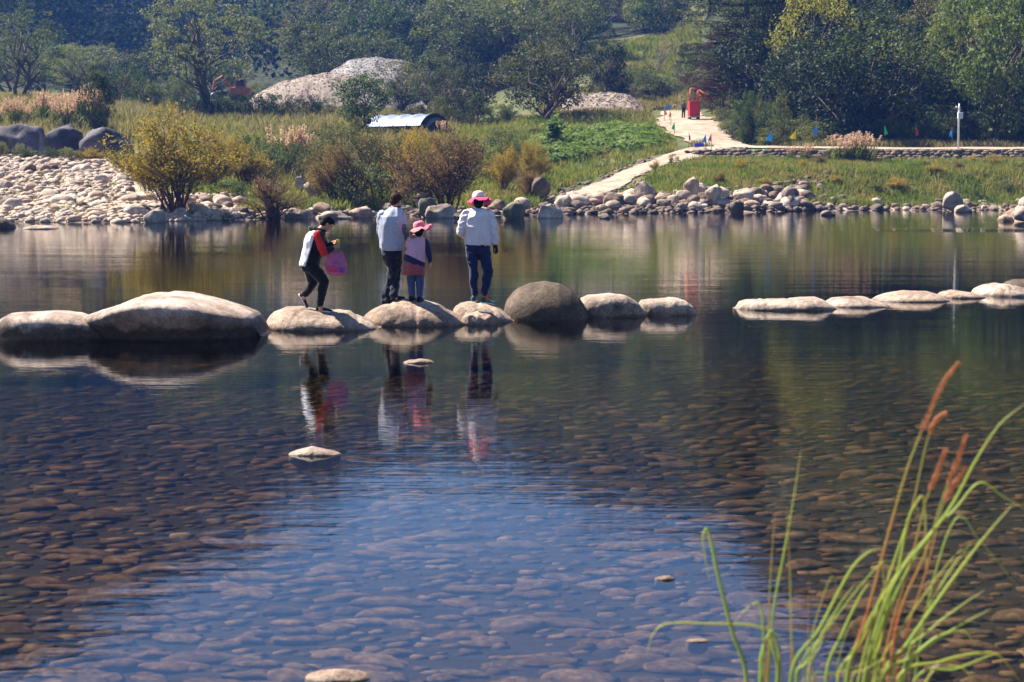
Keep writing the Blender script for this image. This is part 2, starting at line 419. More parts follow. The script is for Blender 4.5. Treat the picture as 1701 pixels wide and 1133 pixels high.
h = math_(t, 'MULTIPLY', h, amp)
sx = t.nodes.new("ShaderNodeSeparateXYZ"); t.links.new(pos, sx.inputs[0])
def band(o, c, w): return math_(t, 'SUBTRACT', 1, math_(t, 'DIVIDE', math_(t, 'ABSOLUTE', math_(t, 'SUBTRACT', o, c)), w), True)
riffle = math_(t, 'MULTIPLY', band(sx.outputs[1], 70.5, 2.6), band(sx.outputs[0], 21, 7))
h = math_(t, 'ADD', h, math_(t, 'MULTIPLY', math_(t, 'MULTIPLY', nz(t, mapped((1.5, 5, 1)), 1.5, 4, .6), riffle), 0.16))
h = math_(t, 'ADD', h, math_(t, 'MULTIPLY', w3, 0.02))
nrm = bump(t, h, 1.0, 0.40)
fr = t.nodes.new("ShaderNodeFresnel"); fr.inputs[0].default_value = 1.38; t.links.new(nrm, fr.inputs[1])
tr = t.nodes.new("ShaderNodeBsdfTransparent"); tr.inputs[0].default_value = (0.96, 0.95, 0.93, 1)
gl = t.nodes.new("ShaderNodeBsdfGlossy"); gl.inputs['Roughness'].default_value = 0.004; t.links.new(nrm, gl.inputs['Normal'])
gl.inputs[0].default_value = (1, 1, 1, 1)
mx = t.nodes.new("ShaderNodeMixShader"); t.links.new(fr.outputs[0], mx.inputs[0]); t.links.new(tr.outputs[0], mx.inputs[1]); t.links.new(gl.outputs[0], mx.inputs[2])
t.links.new(mx.outputs[0], out.inputs[0]); M['water'] = m
va = t.nodes.new('ShaderNodeVolumeAbsorption'); va.inputs[0].default_value = (0.64, 0.62, 0.42, 1); va.inputs[1].default_value = 0.58
t.links.new(va.outputs[0], out.inputs['Volume'])
wx = 260
wm = mesh_np("river", [(-wx, 4.5, 0), (wx, 4.5, 0), (wx, 124, 0), (-wx, 124, 0), (-wx, 4.5, -3), (wx, 4.5, -3), (wx, 124, -3), (-wx, 124, -3)], np.array([[0, 1, 2, 3], [7, 6, 5, 4], [0, 4, 5, 1], [1, 5, 6, 2], [2, 6, 7, 3], [3, 7, 4, 0]]), M['water'], smooth=False)
tag(link("river", wm), "calm clear river with gentle ripples", None, None, "structure")

# ------------------------------------------------------------ cobbles of the bed and the banks
def rock_shape(seed, sub=3, flat=0.6, lump=0.25, ang=0.0):
    import bmesh
    bm = bmesh.new(); bmesh.ops.create_icosphere(bm, subdivisions=sub, radius=1)
    v = np.array([p.co[:] for p in bm.verts]); f = np.array([[q.index for q in p.verts] for p in bm.faces]); bm.free()
    rs = np.random.RandomState(seed)
    if ang > 0:                         # cut facets off
        for k in range(9):
            n = rs.normal(size=3); n /= np.linalg.norm(n); d = rs.uniform(0.55, 0.85)
            s = v @ n; over = np.maximum(s - d, 0); v = v - np.outer(over * ang, n)
    v = v * (1 + lump * noise(v, 1.3, 2, seed)[:, None] + lump * 0.35 * noise(v, 3.5, 2, seed + 9)[:, None])
    v = v * [1, rs.uniform(.65, .9), flat]
    return v, f
ROCKS = [mesh_np("stone", *rock_shape(s, 3, rs_, 0.28, a), M['cobble'], smooth=True) for s, rs_, a in
         ((1, .62, .3), (2, .7, .8), (3, .55, .2), (4, .8, .7), (5, .6, .9), (6, .7, .1), (7, .5, .6), (8, .85, .9))]
ROCKS_D = []
for r_ in ROCKS:
    c_ = r_.copy(); c_.materials[0] = M['cobble_dark']; ROCKS_D.append(c_)
def merged_rocks(name, items, mat, sub=1, smooth=True):
    """items: (x,y,z,size,rotz,sx,sz)"""
    base = [rock_shape(40 + s, sub, 0.55 + 0.06 * s, 0.25, 0.5) for s in range(5)]
    Vs = []; Fs = []; n = 0
    for i, (x, y, z, s, a, sx, sz) in enumerate(items):
        v, f = base[i % 5]; v = v * [s * sx, s, s * sz]
        ca_, sa_ = math.cos(a), math.sin(a)
        v = np.stack([v[:, 0] * ca_ - v[:, 1] * sa_ + x, v[:, 0] * sa_ + v[:, 1] * ca_ + y, v[:, 2] + z], 1)
        Vs.append(v); Fs.append(f + n); n += len(v)
    me = mesh_np(name, np.concatenate(Vs), np.concatenate(Fs), mat, smooth)
    at = me.attributes.new("tone", 'FLOAT', 'POINT'); rs = np.random.RandomState(len(items))
    at.data.foreach_set("value", np.concatenate([np.full(len(v), rs.rand(), np.float32) for v in Vs])); return me

rg = random.Random(11)
# river bed
bedm = [mesh_np("cobble", *rock_shape(60 + s, 3, .28, .32, .6), M['bed']) for s in range(6)]
cand = []
Y = 6.8
while Y < 30:
    hw = 0.33 * Y + 0.6; step = 0.145 + 0.006 * Y
    x = -hw + rg.uniform(0, .2)
    while x < hw:
        s = min(0.165, 0.056 * math.exp(rg.gauss(0.12, 0.46)))
        cand.append((x + rg.gauss(0, .04), Y + rg.gauss(0, .06), s, rg.uniform(-.5, .5), rg.uniform(1.0, 1.7)))
        x += step * rg.uniform(.6, 1.0)
    Y += (0.105 + 0.004 * Y)
cand.sort(key=lambda c: -c[2] / c[1])
big = [c for c in cand if abs(c[0]) < 0.31 * c[1] and c[1] > 7.3][:300]; bigs = set(id(c) for c in big)
for c in big:
    x, y, s, a, sx = c
    o = link("riverbed_cobble", bedm[rg.randrange(6)], (x, y, gz(pxof(x, y), y) + s * .05), None, (rg.uniform(-.12, .12), rg.uniform(-.1, .1), a), (s * sx, s, s))
    tag(o, "brown rounded cobble lying under the clear shallow water of the river", "cobble", "cobbles on the river bed")
rest = [c for c in cand if id(c) not in bigs]
zz = ground([pxof(c[0], c[1]) for c in rest], [c[1] for c in rest])
its = [(c[0], c[1], zz[i] + c[2] * .03, c[2], c[3], c[4], rg.uniform(.38, .6)) for i, c in enumerate(rest)]
tag(link("riverbed_gravel", merged_rocks("riverbed_gravel", its, M['bed'], 1)), "smaller brown cobbles and gravel covering the river bed", "riverbed gravel", None, "stuff")

# ------------------------------------------------------------ the stepping stones
STONE_BVH = {}
def stone(name, prof, wl, depth, label, mat, ridge=0.0, ex=2.6, top_noise=0.02, seed=1, group=None, cat="boulder", bottom=-0.35, nsec=64, nring=56, cracks=0):
    """prof: outline of the top in picture pixels; wl: picture height of the front waterline; depth: half depth in metres"""
    Yf = YW(wl); Yc = Yf + depth * 0.9
    pts = [V(px, py, Yc) for px, py in prof]
    X = np.array([p.x for p in pts]); H = np.array([max(0.012 * min(1, 3 * (pts[-1].x - pts[0].x)), p.z) for p in pts])
    mg = .02 * (X[-1] - X[0]); x0, x1 = X[0] - mg, X[-1] + mg; bottom = max(bottom, -.6 * (X[-1] - X[0]))
    cx = (x0 + x1) / 2; a = (x1 - x0) / 2
    rows = []
    for i in range(nsec + 1):
        u = -math.cos(math.pi * i / nsec)
        x = cx + a * u
        h = np.interp(x, X, H)
        e = max(0.0, 1 - abs(u) ** 2.6) ** 0.5
        b = depth * (0.04 + 0.96 * e)
        hh = h * (0.15 + 0.85 * min(1, (1 - abs(u)) * 9)) if abs(u) > 0.88 else h
        bt = bottom * (0.2 + 0.8 * e)
        for j in range(nring):
            q = 2 * math.pi * j / nring
            cy, sz = math.cos(q), math.sin(q)
            yy = math.copysign(abs(cy) ** (2 / ex), cy) * b
            zt = abs(sz) ** (2 / ex)
            z = hh * zt if sz > 0 else bt * zt
            if sz > 0: yy += -ridge * b * zt
            rows.append((x - cx, yy, z))
    v = np.array(rows)
    L = max(a, .3)
    n_ = noise(v, 2.2 / L, 3, seed) * top_noise * 1.6 + noise(v, 7 / L, 3, seed + 3) * top_noise * .7 + noise(v, 22 / L, 2, seed + 5) * top_noise * .25
    d = v / (np.linalg.norm(v, axis=1)[:, None] + 1e-6)
    v = v + d * n_[:, None] * np.array([.6, 1, .8])
    if cracks:
        rs = np.random.RandomState(seed + 50)
        for _ in range(cracks):
            k = rs.uniform(-.6, .6) * a; s_ = rs.uniform(-.5, .5)
            dist = np.abs(v[:, 0] - k - s_ * v[:, 1] + 0.03 * noise(v, 9, 2, seed))
            v[:, 2] -= np.where(v[:, 2] > 0.03, 0.022 * np.exp(-(dist / 0.022) ** 2), 0)
    idx = np.arange((nsec + 1) * nring).reshape(nsec + 1, nring)
    nxt = np.roll(idx, -1, axis=1)
    f = np.stack([idx[:-1].ravel(), nxt[:-1].ravel(), nxt[1:].ravel(), idx[1:].ravel()], 1)
    faces = [tuple(q)[::-1] for q in f] + [tuple(idx[0]), tuple(idx[-1])[::-1]]
    me = mesh_np(name, v, faces, mat)
    loc = Vector((cx, Yc, 0))
    o = link(name, me, loc); tag(o, label, cat, group)
    STONE_BVH[label] = (BVHTree.FromPolygons([tuple(Vector(p) + loc) for p in v], [tuple(q) for q in faces]))
    return o
def contact(px, py, bvh):
    o = Vector((0, 0, CAMH)); d = (V(px, py, 30) - o).normalized()
    hit = bvh.ray_cast(o, d)
    return hit[0]

SG = "stepping stones across the river"
stone("stepping_stone", [(-70, 545), (-50, 532), (-25, 530), (0, 543), (9, 562)], 566, .5, "dark stone cut off by the left edge, first of the stepping stones", M['rock_dark'], seed=2, group=SG)
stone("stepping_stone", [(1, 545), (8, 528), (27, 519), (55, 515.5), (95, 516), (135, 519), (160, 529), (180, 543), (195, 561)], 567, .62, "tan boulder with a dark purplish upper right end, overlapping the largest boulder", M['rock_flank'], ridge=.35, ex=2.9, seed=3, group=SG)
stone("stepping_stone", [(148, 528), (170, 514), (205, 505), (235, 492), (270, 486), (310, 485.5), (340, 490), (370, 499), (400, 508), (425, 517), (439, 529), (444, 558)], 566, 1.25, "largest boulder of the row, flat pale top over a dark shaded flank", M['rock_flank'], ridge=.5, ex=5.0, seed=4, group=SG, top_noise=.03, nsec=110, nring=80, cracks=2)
stone("stepping_stone", [(440, 538), (446, 526), (456, 517), (478, 508), (500, 507.6), (518, 511), (545, 513), (580, 515), (597, 524), (618, 534), (630, 543)], 550, .75, "low pale stone that the boy in the red sleeved hoodie steps across", M['rock'], ridge=.1, ex=1.85, cracks=3, seed=6, group=SG, top_noise=.022, nsec=90, nring=64)
stone("stepping_stone", [(599, 527), (615, 515), (637, 506), (659, 497.5), (672, 495), (703, 499), (730, 506), (756, 519.5), (783, 536)], 542, .72, "pale peaked stone carrying the man and the little girl, crossed by their shadows", M['rock'], ridge=.1, ex=1.85, cracks=3, seed=7, group=SG, top_noise=.025, nsec=90, nring=64)
stone("stepping_stone", [(750, 518), (757, 508), (766, 503), (783, 500.5), (805, 503), (827, 511), (842, 522), (853, 533)], 536, .55, "grey brown stone under the feet of the woman in the pink brimmed hat", M['rock'], ridge=.1, ex=1.95, cracks=2, seed=8, group=SG)
stone("river_stone", [(767, 527), (775, 521), (795, 518.5), (815, 520), (828, 529)], 540, .2, "small pale stone lying in front of the woman's stone at the waterline", M['rock'], seed=9, cat="stone", bottom=-.2)
stone("stepping_stone", [(835, 519), (837, 508), (842, 498), (850, 487), (860, 478.5), (880, 469.7), (904, 466.6), (928, 470.5), (948, 481), (962, 493), (971, 507), (977, 522)], 533, .66, "tall round dark brown boulder like a dome, right of the woman", M['rock_dark'], ex=2.0, seed=10, group=SG, top_noise=.007, nsec=90, nring=80)
stone("stepping_stone", [(960, 496), (977, 488.6), (1012, 485.5), (1038, 489), (1058, 501), (1067, 512), (1073, 523)], 527, .5, "rough pale topped stone just right of the round dome boulder", M['rock_low'], ridge=.3, ex=2.8, seed=11, group=SG)
stone("stepping_stone", [(1058, 505), (1066, 498), (1082, 495), (1118, 494), (1138, 499), (1148, 507), (1156, 517)], 524, .42, "pale flat topped stone at the near edge of the gap in the row", M['rock_low'], ridge=.2, ex=2.9, seed=12, group=SG)
stone("stepping_stone", [(1222, 511), (1228, 501), (1240, 497), (1259, 496), (1309, 496), (1330, 493), (1353, 492), (1371, 501), (1386, 511)], 516, .62, "long low jagged stone at the far side of the gap, darkly creviced in front", M['rock_low'], ridge=.1, ex=1.95, seed=13, group=SG, top_noise=.03, cracks=3)
stone("stepping_stone", [(1369, 503), (1383, 494), (1406, 492.5), (1436, 493), (1450, 498), (1462, 502), (1476, 508)], 511, .5, "low smooth stone with a dark tapering right tip", M['rock_low'], seed=14, group=SG, ex=1.85)
stone("stepping_stone", [(1451, 498), (1462, 491), (1474, 487), (1500, 482.4), (1539, 483.3), (1556, 488), (1575, 500)], 502, .62, "smooth pale whaleback stone in the middle of the right hand row", M['rock'], seed=15, group=SG, ex=1.8, top_noise=.012)
stone("stepping_stone", [(1560, 490), (1568, 485), (1583, 481.8), (1612, 486), (1632, 493)], 496, .5, "low pinkish stone right of the smooth whaleback stone", M['rock'], seed=16, group=SG)
stone("stepping_stone", [(1619, 488), (1626, 479), (1639, 473), (1659, 470.3), (1683, 474), (1712, 481), (1740, 486)], 493, .8, "wide pale stone with a row of dark notches at the right edge", M['rock_low'], seed=17, group=SG, cracks=4)
stone("stepping_stone", [(1668, 473), (1676, 468), (1689, 464.5), (1720, 464), (1760, 474)], 481, .6, "dark flanked stone farthest right, behind the notched pale one", M['rock_dark'], seed=18, group=SG)
for prof, wl, dp, lab, sd in (
    ([(671, 601), (680, 598), (697, 596), (712, 598), (720, 603)], 604, .13, "small tan stone poking out below the man and the girl", 21),
    ([(481, 755), (495, 748), (518, 742.5), (540, 747), (556, 754), (564, 757)], 758, .13, "almond shaped stone alone in the water below the boy", 22),
    ([(510, 1128), (530, 1118), (565, 1116), (595, 1119), (614, 1129)], 1134, .09, "rounded tan stone cut by the bottom edge of the picture", 23),
    ([(1088, 962), (1098, 958), (1112, 956), (1122, 961)], 964, .035, "tiny whitish stone breaking the surface left of the tall reeds", 24),
    ([(1546, 1110), (1558, 1104), (1572, 1106), (1580, 1112)], 1114, .03, "tiny pinkish stone among the reed blades at lower right", 25),
    ([(1140, 1065), (1160, 1061), (1178, 1064)], 1067, .03, "flat pale stone barely breaking the surface left of the reeds", 26),
    ([(40, 378), (60, 374), (85, 375), (95, 379)], 381, .9, "flat pale stone in the water off the gravel bar", 27),
    ([(-30, 372), (-5, 361), (12, 364), (24, 375)], 379, .7, "dark stone at the left edge off the gravel bar", 28)):
    stone("river_stone", prof, wl, dp, lab, M['rock'] if sd != 28 else M['rock_dark'], seed=sd, cat="stone", bottom=-.12, nsec=40, nring=32, top_noise=.006 if sd in (24, 25, 26) else .012)

# ------------------------------------------------------------ stones of the far bank
def rock_at(name, px, py_top, py_base, wpx, Y, label, mat=None, group=None, cat="boulder", mesh=None, rot=None, flat=1.0):
    s = wpx / pxm(Y) / 2
    base = V(px, py_base, Y); zt = V(px, py_top, Y).z
    g_ = max(gz(px, Y) - .3 * s, base.z - s * .9)
    hh = (zt - g_) / 1.25
    me = mesh or (BIGR[rg.randrange(5)] if wpx > 25 else ROCKS[rg.choice((1, 3, 4, 6, 7))])
    if mat:
        me = me.copy(); me.materials[0] = mat
    zs = np.zeros(len(me.vertices) * 3); me.vertices.foreach_get("co", zs); zmax = zs[2::3].max(); 
    hz = max(0.05, (zt - base.z + 0.35 * s)) / (zmax + .35) if zmax else 1
    o = link(name, me, (base.x, Y, zt - zmax * hz), None, (0, 0, rot if rot is not None else rg.uniform(-.4, .4)), (s * 1.02, s * .9, hz))
    return tag(o, label, cat, group)
BIGR = [mesh_np('boulder', *rock_shape(300 + s, 4, (.75, .9, .65, .8, .7)[s], .24, 1.0), M['cobble']) for s in range(5)]
big_rocks = [   # px, top, base, width, Y, material, label
 (35, 206, 264, 118, 124, 'boulder_blue', "large bluish grey boulder at the left edge above the gravel bar"),
 (102, 205, 250, 84, 127, 'boulder_blue', "dark rounded boulder right behind the bluish grey one"),
 (180, 212, 254, 96, 126, 'boulder_blue', "third dark boulder of the left group, half hidden by the small dark tree"),
 (257, 344, 374, 42, 82, 'cobble', "cream boulder standing at the water's edge below the yellow bush"),
 (520, 296, 318, 34, 100, 'cobble', "white rounded boulder resting on the grass between the bushes"),
 (500, 292, 308, 26, 104, 'cobble', "grey boulder behind the white one between the bushes"),
 (500, 347, 362, 54, 90, 'rock_low', "low grey shore boulder behind the boy's head"),
 (556, 350, 361, 56, 90, 'rock_low', "flat grey slab boulder on the shore right of the boy"),
 (600, 342, 356, 46, 92, 'cobble', "pale shore boulder left of the man's head"),
 (712, 328, 350, 34, 93, 'boulder_moss', "mossy green boulder on top of the pile between the man and the woman"),
 (735, 338, 360, 54, 91, 'rock_low', "wide grey boulder at the water under the mossy one"),
 (700, 316, 338, 30, 96, 'cobble', "pale boulder at the back of the pile behind the man"),
 (853, 332, 360, 46, 90, 'boulder_moss', "tilted mossy slab boulder right of the woman's hat"),
 (912, 338, 358, 46, 91, 'cobble', "white boulder with a dark hollow at the waterline"),
 (899, 294, 314, 32, 103, 'cobble_dark', "upright reddish square boulder by the small inlet"),
 (1148, 293, 318, 32, 108, 'cobble', "upright white boulder crowning the stone heap"),
 (1068, 300, 320, 36, 106, 'cobble', "white domed boulder at the left shoulder of the heap"),
 (1185, 306, 328, 34, 107, 'cobble', "pale angular boulder right of the crowning one"),
 (1310, 309, 327, 24, 111, 'cobble', "pale boulder at the right end of the heap"),
 (1222, 331, 350, 32, 103, 'cobble_dark', "brown upright boulder in the front of the heap"),
 (1583, 318, 337, 34, 108, 'cobble', "white wedge shaped boulder on the grassy shore"),
 (1600, 340, 350, 30, 106, 'cobble', "flat pale shore stone below the wedge boulder"),
 (1665, 275, 297, 30, 124, 'rock_dark', "dark boulder in the eroded bank near the right edge"),
 (770, 352, 362, 34, 86, 'rock_dark', "flat dark stone in the water left of the woman's shoulder"),
 (1005, 354, 360, 22, 90, 'cobble_dark', "flat brown stone in the water off the heap"),
 (1375, 349, 356, 26, 97, 'cobble_dark', "dark stub of stone at the water right of the heap"),
]
for px, tp, bs, w, Y, mt, lab in big_rocks:
    rock_at("boulder", px, tp, bs, w, Y, lab, M[mt])

# individually placed stones
cnt = 0
def scatter(region, n, smin, smax, lab, grp, dark=.25, sink=.25, name="stone"):
    global cnt
    out = []
    for _ in range(n):
        px, Y = region()
        s = smin * (smax / smin) ** (rg.random() ** 1.6)
        out.append((px, Y, s))
    out.sort(key=lambda q: -q[2])
    for px, Y, s in out:
        me = (ROCKS_D if rg.random() < dark else ROCKS)[rg.randrange(8)]
        p = gpt(px, Y)
        o = link(name, me, (p.x, p.y, p.z + s * sink), None, (rg.uniform(-.35, .35), rg.uniform(-.3, .3), rg.uniform(0, 6.28)), (s, s, s * rg.uniform(.8, 1.1)))
        tag(o, lab, "stone", grp); cnt += 1
shy = lambda px: float(np.interp(px, COLS, [YW(a) for a in SHY]))
def reg_left():
    px = rg.uniform(-30, 400); return px, shy(px) + 0.5 + (rg.random() ** 1.2) * (36 if px < 220 else 13)
scatter(reg_left, 150, .3, .7, "pale rounded stone, one of many covering the gravel bar at the left", "stones of the gravel bar")
def reg_heap():
    px = rg.uniform(930, 1340); return px, shy(px) + rg.uniform(.2, 7)
scatter(reg_heap, 110, .35, .8, "stone in the long heap of river stones on the far right shore", "stones of the shore heap", .4, .45)
def reg_mid():
    px = rg.uniform(330, 930); return px, shy(px) + abs(rg.gauss(0, 1.6))
scatter(reg_mid, 34, .25, .7, "grey shore stone along the far waterline under the bushes", "stones under the far bushes", .5)
def reg_r():
    px = rg.uniform(1340, 1690); return px, shy(px) + abs(rg.gauss(0, 1.6))
scatter(reg_r, 26, .25, .6, "small stone at the foot of the grassy shore on the right", "stones of the grassy shore", .4)
# white pile at the right edge
for k in range(16):
    px = rg.uniform(1668, 1790); py = 368 - rg.random() * 42 * min(1, (px - 1655) / 60)
    s = rg.uniform(.35, .62); p = V(px, py, 84 + rg.random() * 2.5)
    tag(link("stone", ROCKS[rg.randrange(8)], p, None, (rg.uniform(-.4, .4), rg.uniform(-.3, .3), rg.uniform(0, 6)), (s, s, s)), "white stone in the pile jutting in at the right edge of the far shore", "stone", "white pile at the right edge")
# the uncountable rest: finer stones in between
its = []
def fill(n, region, smin, smax, sink=.2):
    q = [region() for _ in range(n)]; z = ground([a for a, b in q], [b for a, b in q])
    for (px, Y), zz_ in zip(q, z):
        s = smin * (smax / smin) ** (rg.random() ** 1.5)
        its.append(((px - 850.5) / F * Y, Y, zz_ + s * sink, s, rg.uniform(0, 6.28), rg.uniform(1, 1.3), rg.uniform(.7, 1.1)))
def rl2():
    px = rg.uniform(-260, 415); return px, shy(px) - .5 + rg.random() * (40 if px < 220 else 13)
fill(7500, rl2, .12, .42)
tag(link("gravel_bar", merged_rocks("gravel_bar", its, M['cobble'], 1)), "bed of finer pale stones filling the gravel bar at the left", "gravel", None, "stuff")
its = []
fill(1500, lambda: (lambda px: (px, shy(px) + rg.uniform(-.6, 7.5)))(rg.uniform(900, 1380)), .14, .42, .35)
fill(900, lambda: (lambda px: (px, shy(px) + rg.gauss(.3, .8)))(rg.uniform(300, 1750)), .1, .4)
fill(260, lambda: (lambda px: (px, rg.uniform(128, 131)))(rg.uniform(985, 1140)), .1, .3)
def trk(i_):
    a, b = [(1190, 134), (1145, 131.5), (1110, 129.5), (1070, 126), (1030, 120), (990, 113), (950, 108)][i_:i_ + 2]; u = rg.random(); Y = a[1] + (b[1] - a[1]) * u
    return a[0] + (b[0] - a[0]) * u + rg.choice((-1, 1)) * rg.uniform(.0, 2.6) / Y * F, Y + rg.uniform(-.5, .5)
fill(900, lambda: trk(rg.randrange(6)), .05, .3, .15)
tag(link("shore_gravel", merged_rocks("shore_gravel", its, M['cobble_dark'], 1)), "smaller brown stones along the far waterline and in the heap", "gravel", None, "stuff")
# low mound under the white pile
mb = MB(); mb.ell(V(1740, 366, 86) + Vector((0, 1, -.8)), 2.6, 2.2, 1.7)
tag(mb.obj("stone_bank", M['cobble_dark'], None, V(1740, 366, 86)), "low bank of earth and stones under the white pile at the right edge", None, None, "structure")

# ------------------------------------------------------------ roads
def strip(name, nodes, width, mat, lift, label):
    vs = []; P = [Vector(((px - 850.5) / F * Y, Y, 0)) for px, Y in nodes]
    # resample
    pts = []
    for a, b in zip(P[:-1], P[1:]):
        k = max(2, int((b - a).length / 1.2))
        pts += [a.lerp(b, i / k) for i in range(k)]
    pts.append(P[-1]); m_ = 9
    for i, p in enumerate(pts):
        q = pts[min(i + 3, len(pts) - 1)] - pts[max(i - 3, 0)]; nrm_ = Vector((q.y, -q.x, 0)).normalized()
        w = width(i / len(pts)) if callable(width) else width
        w *= 1 + .10 * math.sin(i * .9) + .07 * math.sin(i * 2.3)
        for j in range(m_):
            u = (j / (m_ - 1) - .5) * 2; s = p + nrm_ * u * w / 2
            vs.append((s.x, s.y, gz(pxof(s.x, s.y), s.y) + lift * (1 - .5 * u ** 4) ))
    idx = np.arange(len(pts) * m_).reshape(-1, m_)
    f = np.stack([idx[:-1, :-1].ravel(), idx[1:, :-1].ravel(), idx[1:, 1:].ravel(), idx[:-1, 1:].ravel()], 1)
    me = mesh_np(name, vs, f, mat); o = link(name, me); return tag(o, label, None, None, "structure")
m, t, out = newmat('pale dirt'); g = t.nodes.new("ShaderNodeNewGeometry"); pos = g.outputs['Position']
c = ramp(t, nz(t, pos, .6, 7, .7), [(0.3, (0.20, 0.15, 0.10)), (0.5, (0.37, 0.285, 0.215)), (0.72, (0.50, 0.41, 0.33))])
c = mixc(t, .4, c, ramp(t, nz(t, pos, 9, 4, .7), [(0.35, (.45, .42, .4)), (.6, (1, 1, 1))]), 'MULTIPLY')
bsdf(t, out, c, .95, .1, bump(t, nz(t, pos, 6, 5), .8, .06)); M['dirt'] = m
strip("dirt_road", [(1128, 182), (1133, 172), (1142, 163), (1162, 152), (1196, 143.5), (1240, 138.5), (1300, 136), (1400, 135), (1550, 134.8), (1700, 134.8), (2300, 135)], lambda u: float(np.interp(u, [0, .1, .2, .45, 1], [3.8, 4.6, 6.2, 4, 3.8])), M['dirt'], .22, "pale dirt road coming down the hill and running along the bank")
strip("sandy_track", [(1190, 134), (1145, 131.5), (1110, 129.5), (1070, 126), (1030, 120), (990, 113), (950, 108)], lambda u: 3.2 - 1.2 * u, M['dirt'], .18, "sandy track from the road down to the stones")

# ------------------------------------------------------------ rubble retaining wall
its = []
px = 1140
while px < 2150:
    for k in range(5):
        s = rg.uniform(.16, .34); Yw = 129.6 + k * .22
        its.append(((px + rg.uniform(-6, 6) - 850.5) / F * Yw, Yw + rg.gauss(0, .05), V(px, 268 - k * 4.1, Yw).z + rg.uniform(-.05, .05), s, rg.uniform(-.3, .3), rg.uniform(1, 1.7), rg.uniform(.7, 1)))
    px += 6.5
o = link("retaining_wall", merged_rocks("retaining_wall", its, M['cobble_dark'], 1))
tag(o, "low rubble stone wall holding up the road along the right bank", "stone wall")
its = []; px = 1140
while px < 2150:
    its.append(((px - 850.5) / F * 131, 131 + rg.gauss(0, .1), V(px, 250.5, 131).z + rg.uniform(-.05, .03), rg.uniform(.12, .24), rg.uniform(-.4, .4), rg.uniform(1, 1.8), .7)); px += rg.uniform(4, 9)
c = link("coping", merged_rocks("coping", its, M['cobble'], 1), parent=o)

# ------------------------------------------------------------ gravel piles
def pile(name, label, prof, Y, depth, mat, seed, dz=-1.0):
    """a heap whose ridge follows prof; slopes to both sides"""
    P = [V(px, py, Y) for px, py in prof]; X = np.array([p.x for p in P]); H = np.array([p.z for p in P])
    n1_, n2_ = 90, 40; vs = []
    for i in range(n1_ + 1):
        x = X[0] + (X[-1] - X[0]) * i / n1_; h = np.interp(x, X, H)
        for j in range(n2_ + 1):
            v_ = (j / n2_ - .5) * 2; yy = Y + v_ * depth
            z0 = gz(pxof(x, yy), yy) + dz
            k = 1 - abs(v_) ** 1.25
            e = min(1, min(i, n1_ - i) / 6)
            vs.append((x, yy, z0 + max(0, h - z0) * k * (.3 + .7 * e)))
    v = np.array(vs); v[:, 2] += noise(v, .25, 3, seed) * .25 + noise(v, 1.6, 2, seed) * .2
    idx = np.arange((n1_ + 1) * (n2_ + 1)).reshape(n1_ + 1, -1)
    f = np.stack([idx[:-1, :-1].ravel(), idx[1:, :-1].ravel(), idx[1:, 1:].ravel(), idx[:-1, 1:].ravel()], 1)
    me = mesh_np(name, v, f, mat); o = link(name, me); return tag(o, label, "gravel pile")
M['gravel_grey'] = rock_mat('heaped gravel', (.15, .137, .13), (.235, .217, .205), (.33, .305, .29), .8, darkamt=.0, bd=.12, tint=False, mid_=.25)
M['gravel_tan'] = rock_mat('heaped sand', (.18, .135, .10), (.26, .205, .16), (.34, .28, .225), .6, darkamt=.0, bd=.1, tint=False, mid_=.25)
o = pile("gravel_pile", "big grey gravel pile on the slope behind the tall feathery tree", [(420, 172), (470, 160), (515, 143), (548, 122), (575, 105), (592, 98), (620, 95), (660, 97), (700, 108), (750, 140)], 232, 15, M['gravel_grey'], 3)
its = [(lambda x, y: (x, y, 0, rg.uniform(.12, .4), rg.uniform(0, 6), 1.2, .8))(rg.uniform(-27, -12), rg.uniform(219, 236)) for _ in range(1)]
pile("gravel_pile", "paler sandy pile running off to the left of the big gravel pile", [(405, 172), (425, 156), (470, 136), (505, 128), (545, 122), (590, 124), (630, 150)], 226, 9, M['gravel_tan'], 5)
pile("gravel_pile", "tan sand and gravel mound below the dark slope left of the road", [(925, 185), (942, 160), (955, 153), (990, 154), (1015, 152), (1045, 158), (1063, 168), (1075, 186)], 182, 8, M['gravel_tan'], 6, dz=-.6)
pile("gravel_pile", "small pale gravel mound behind the standing worker", [(1095, 200), (1108, 182), (1120, 175), (1140, 174), (1150, 190)], 190, 4, M['gravel_tan'], 7, dz=-.6)
# stones on the big pile
dg = bpy.context.evaluated_depsgraph_get()
def pile_stones(po, n, smin, smax, par_name, mat):
    me = po.data; bv = BVHTree.FromPolygons([v.co[:] for v in me.vertices], [tuple(p.vertices) for p in me.polygons])
    bb = [v.co for v in me.vertices]; x0 = min(b.x for b in bb); x1 = max(b.x for b in bb); y0 = min(b.y for b in bb); y1 = max(b.y for b in bb)
    it = []
    for _ in range(n):
        x, y = rg.uniform(x0, x1), rg.uniform(y0, (y0 + y1) / 2 + 1); hit = bv.ray_cast(Vector((x, y, 100)), Vector((0, 0, -1)))
        if hit[0]: it.append((x, y, hit[0].z + .02, rg.uniform(smin, smax), rg.uniform(0, 6), 1.2, .8))
    ob = link("loose_stones", merged_rocks("loose_stones", it, mat, 1), parent=po); tag(ob, None, None, None, "stuff")
for nm, k in (("gravel_pile", 2600), ("gravel_pile.001", 700), ("gravel_pile.002", 600)):
    pile_stones(bpy.data.objects[nm], int(k * 1.6), .05, .15, nm, M['gravel_grey'] if k > 1000 else M['gravel_tan'])

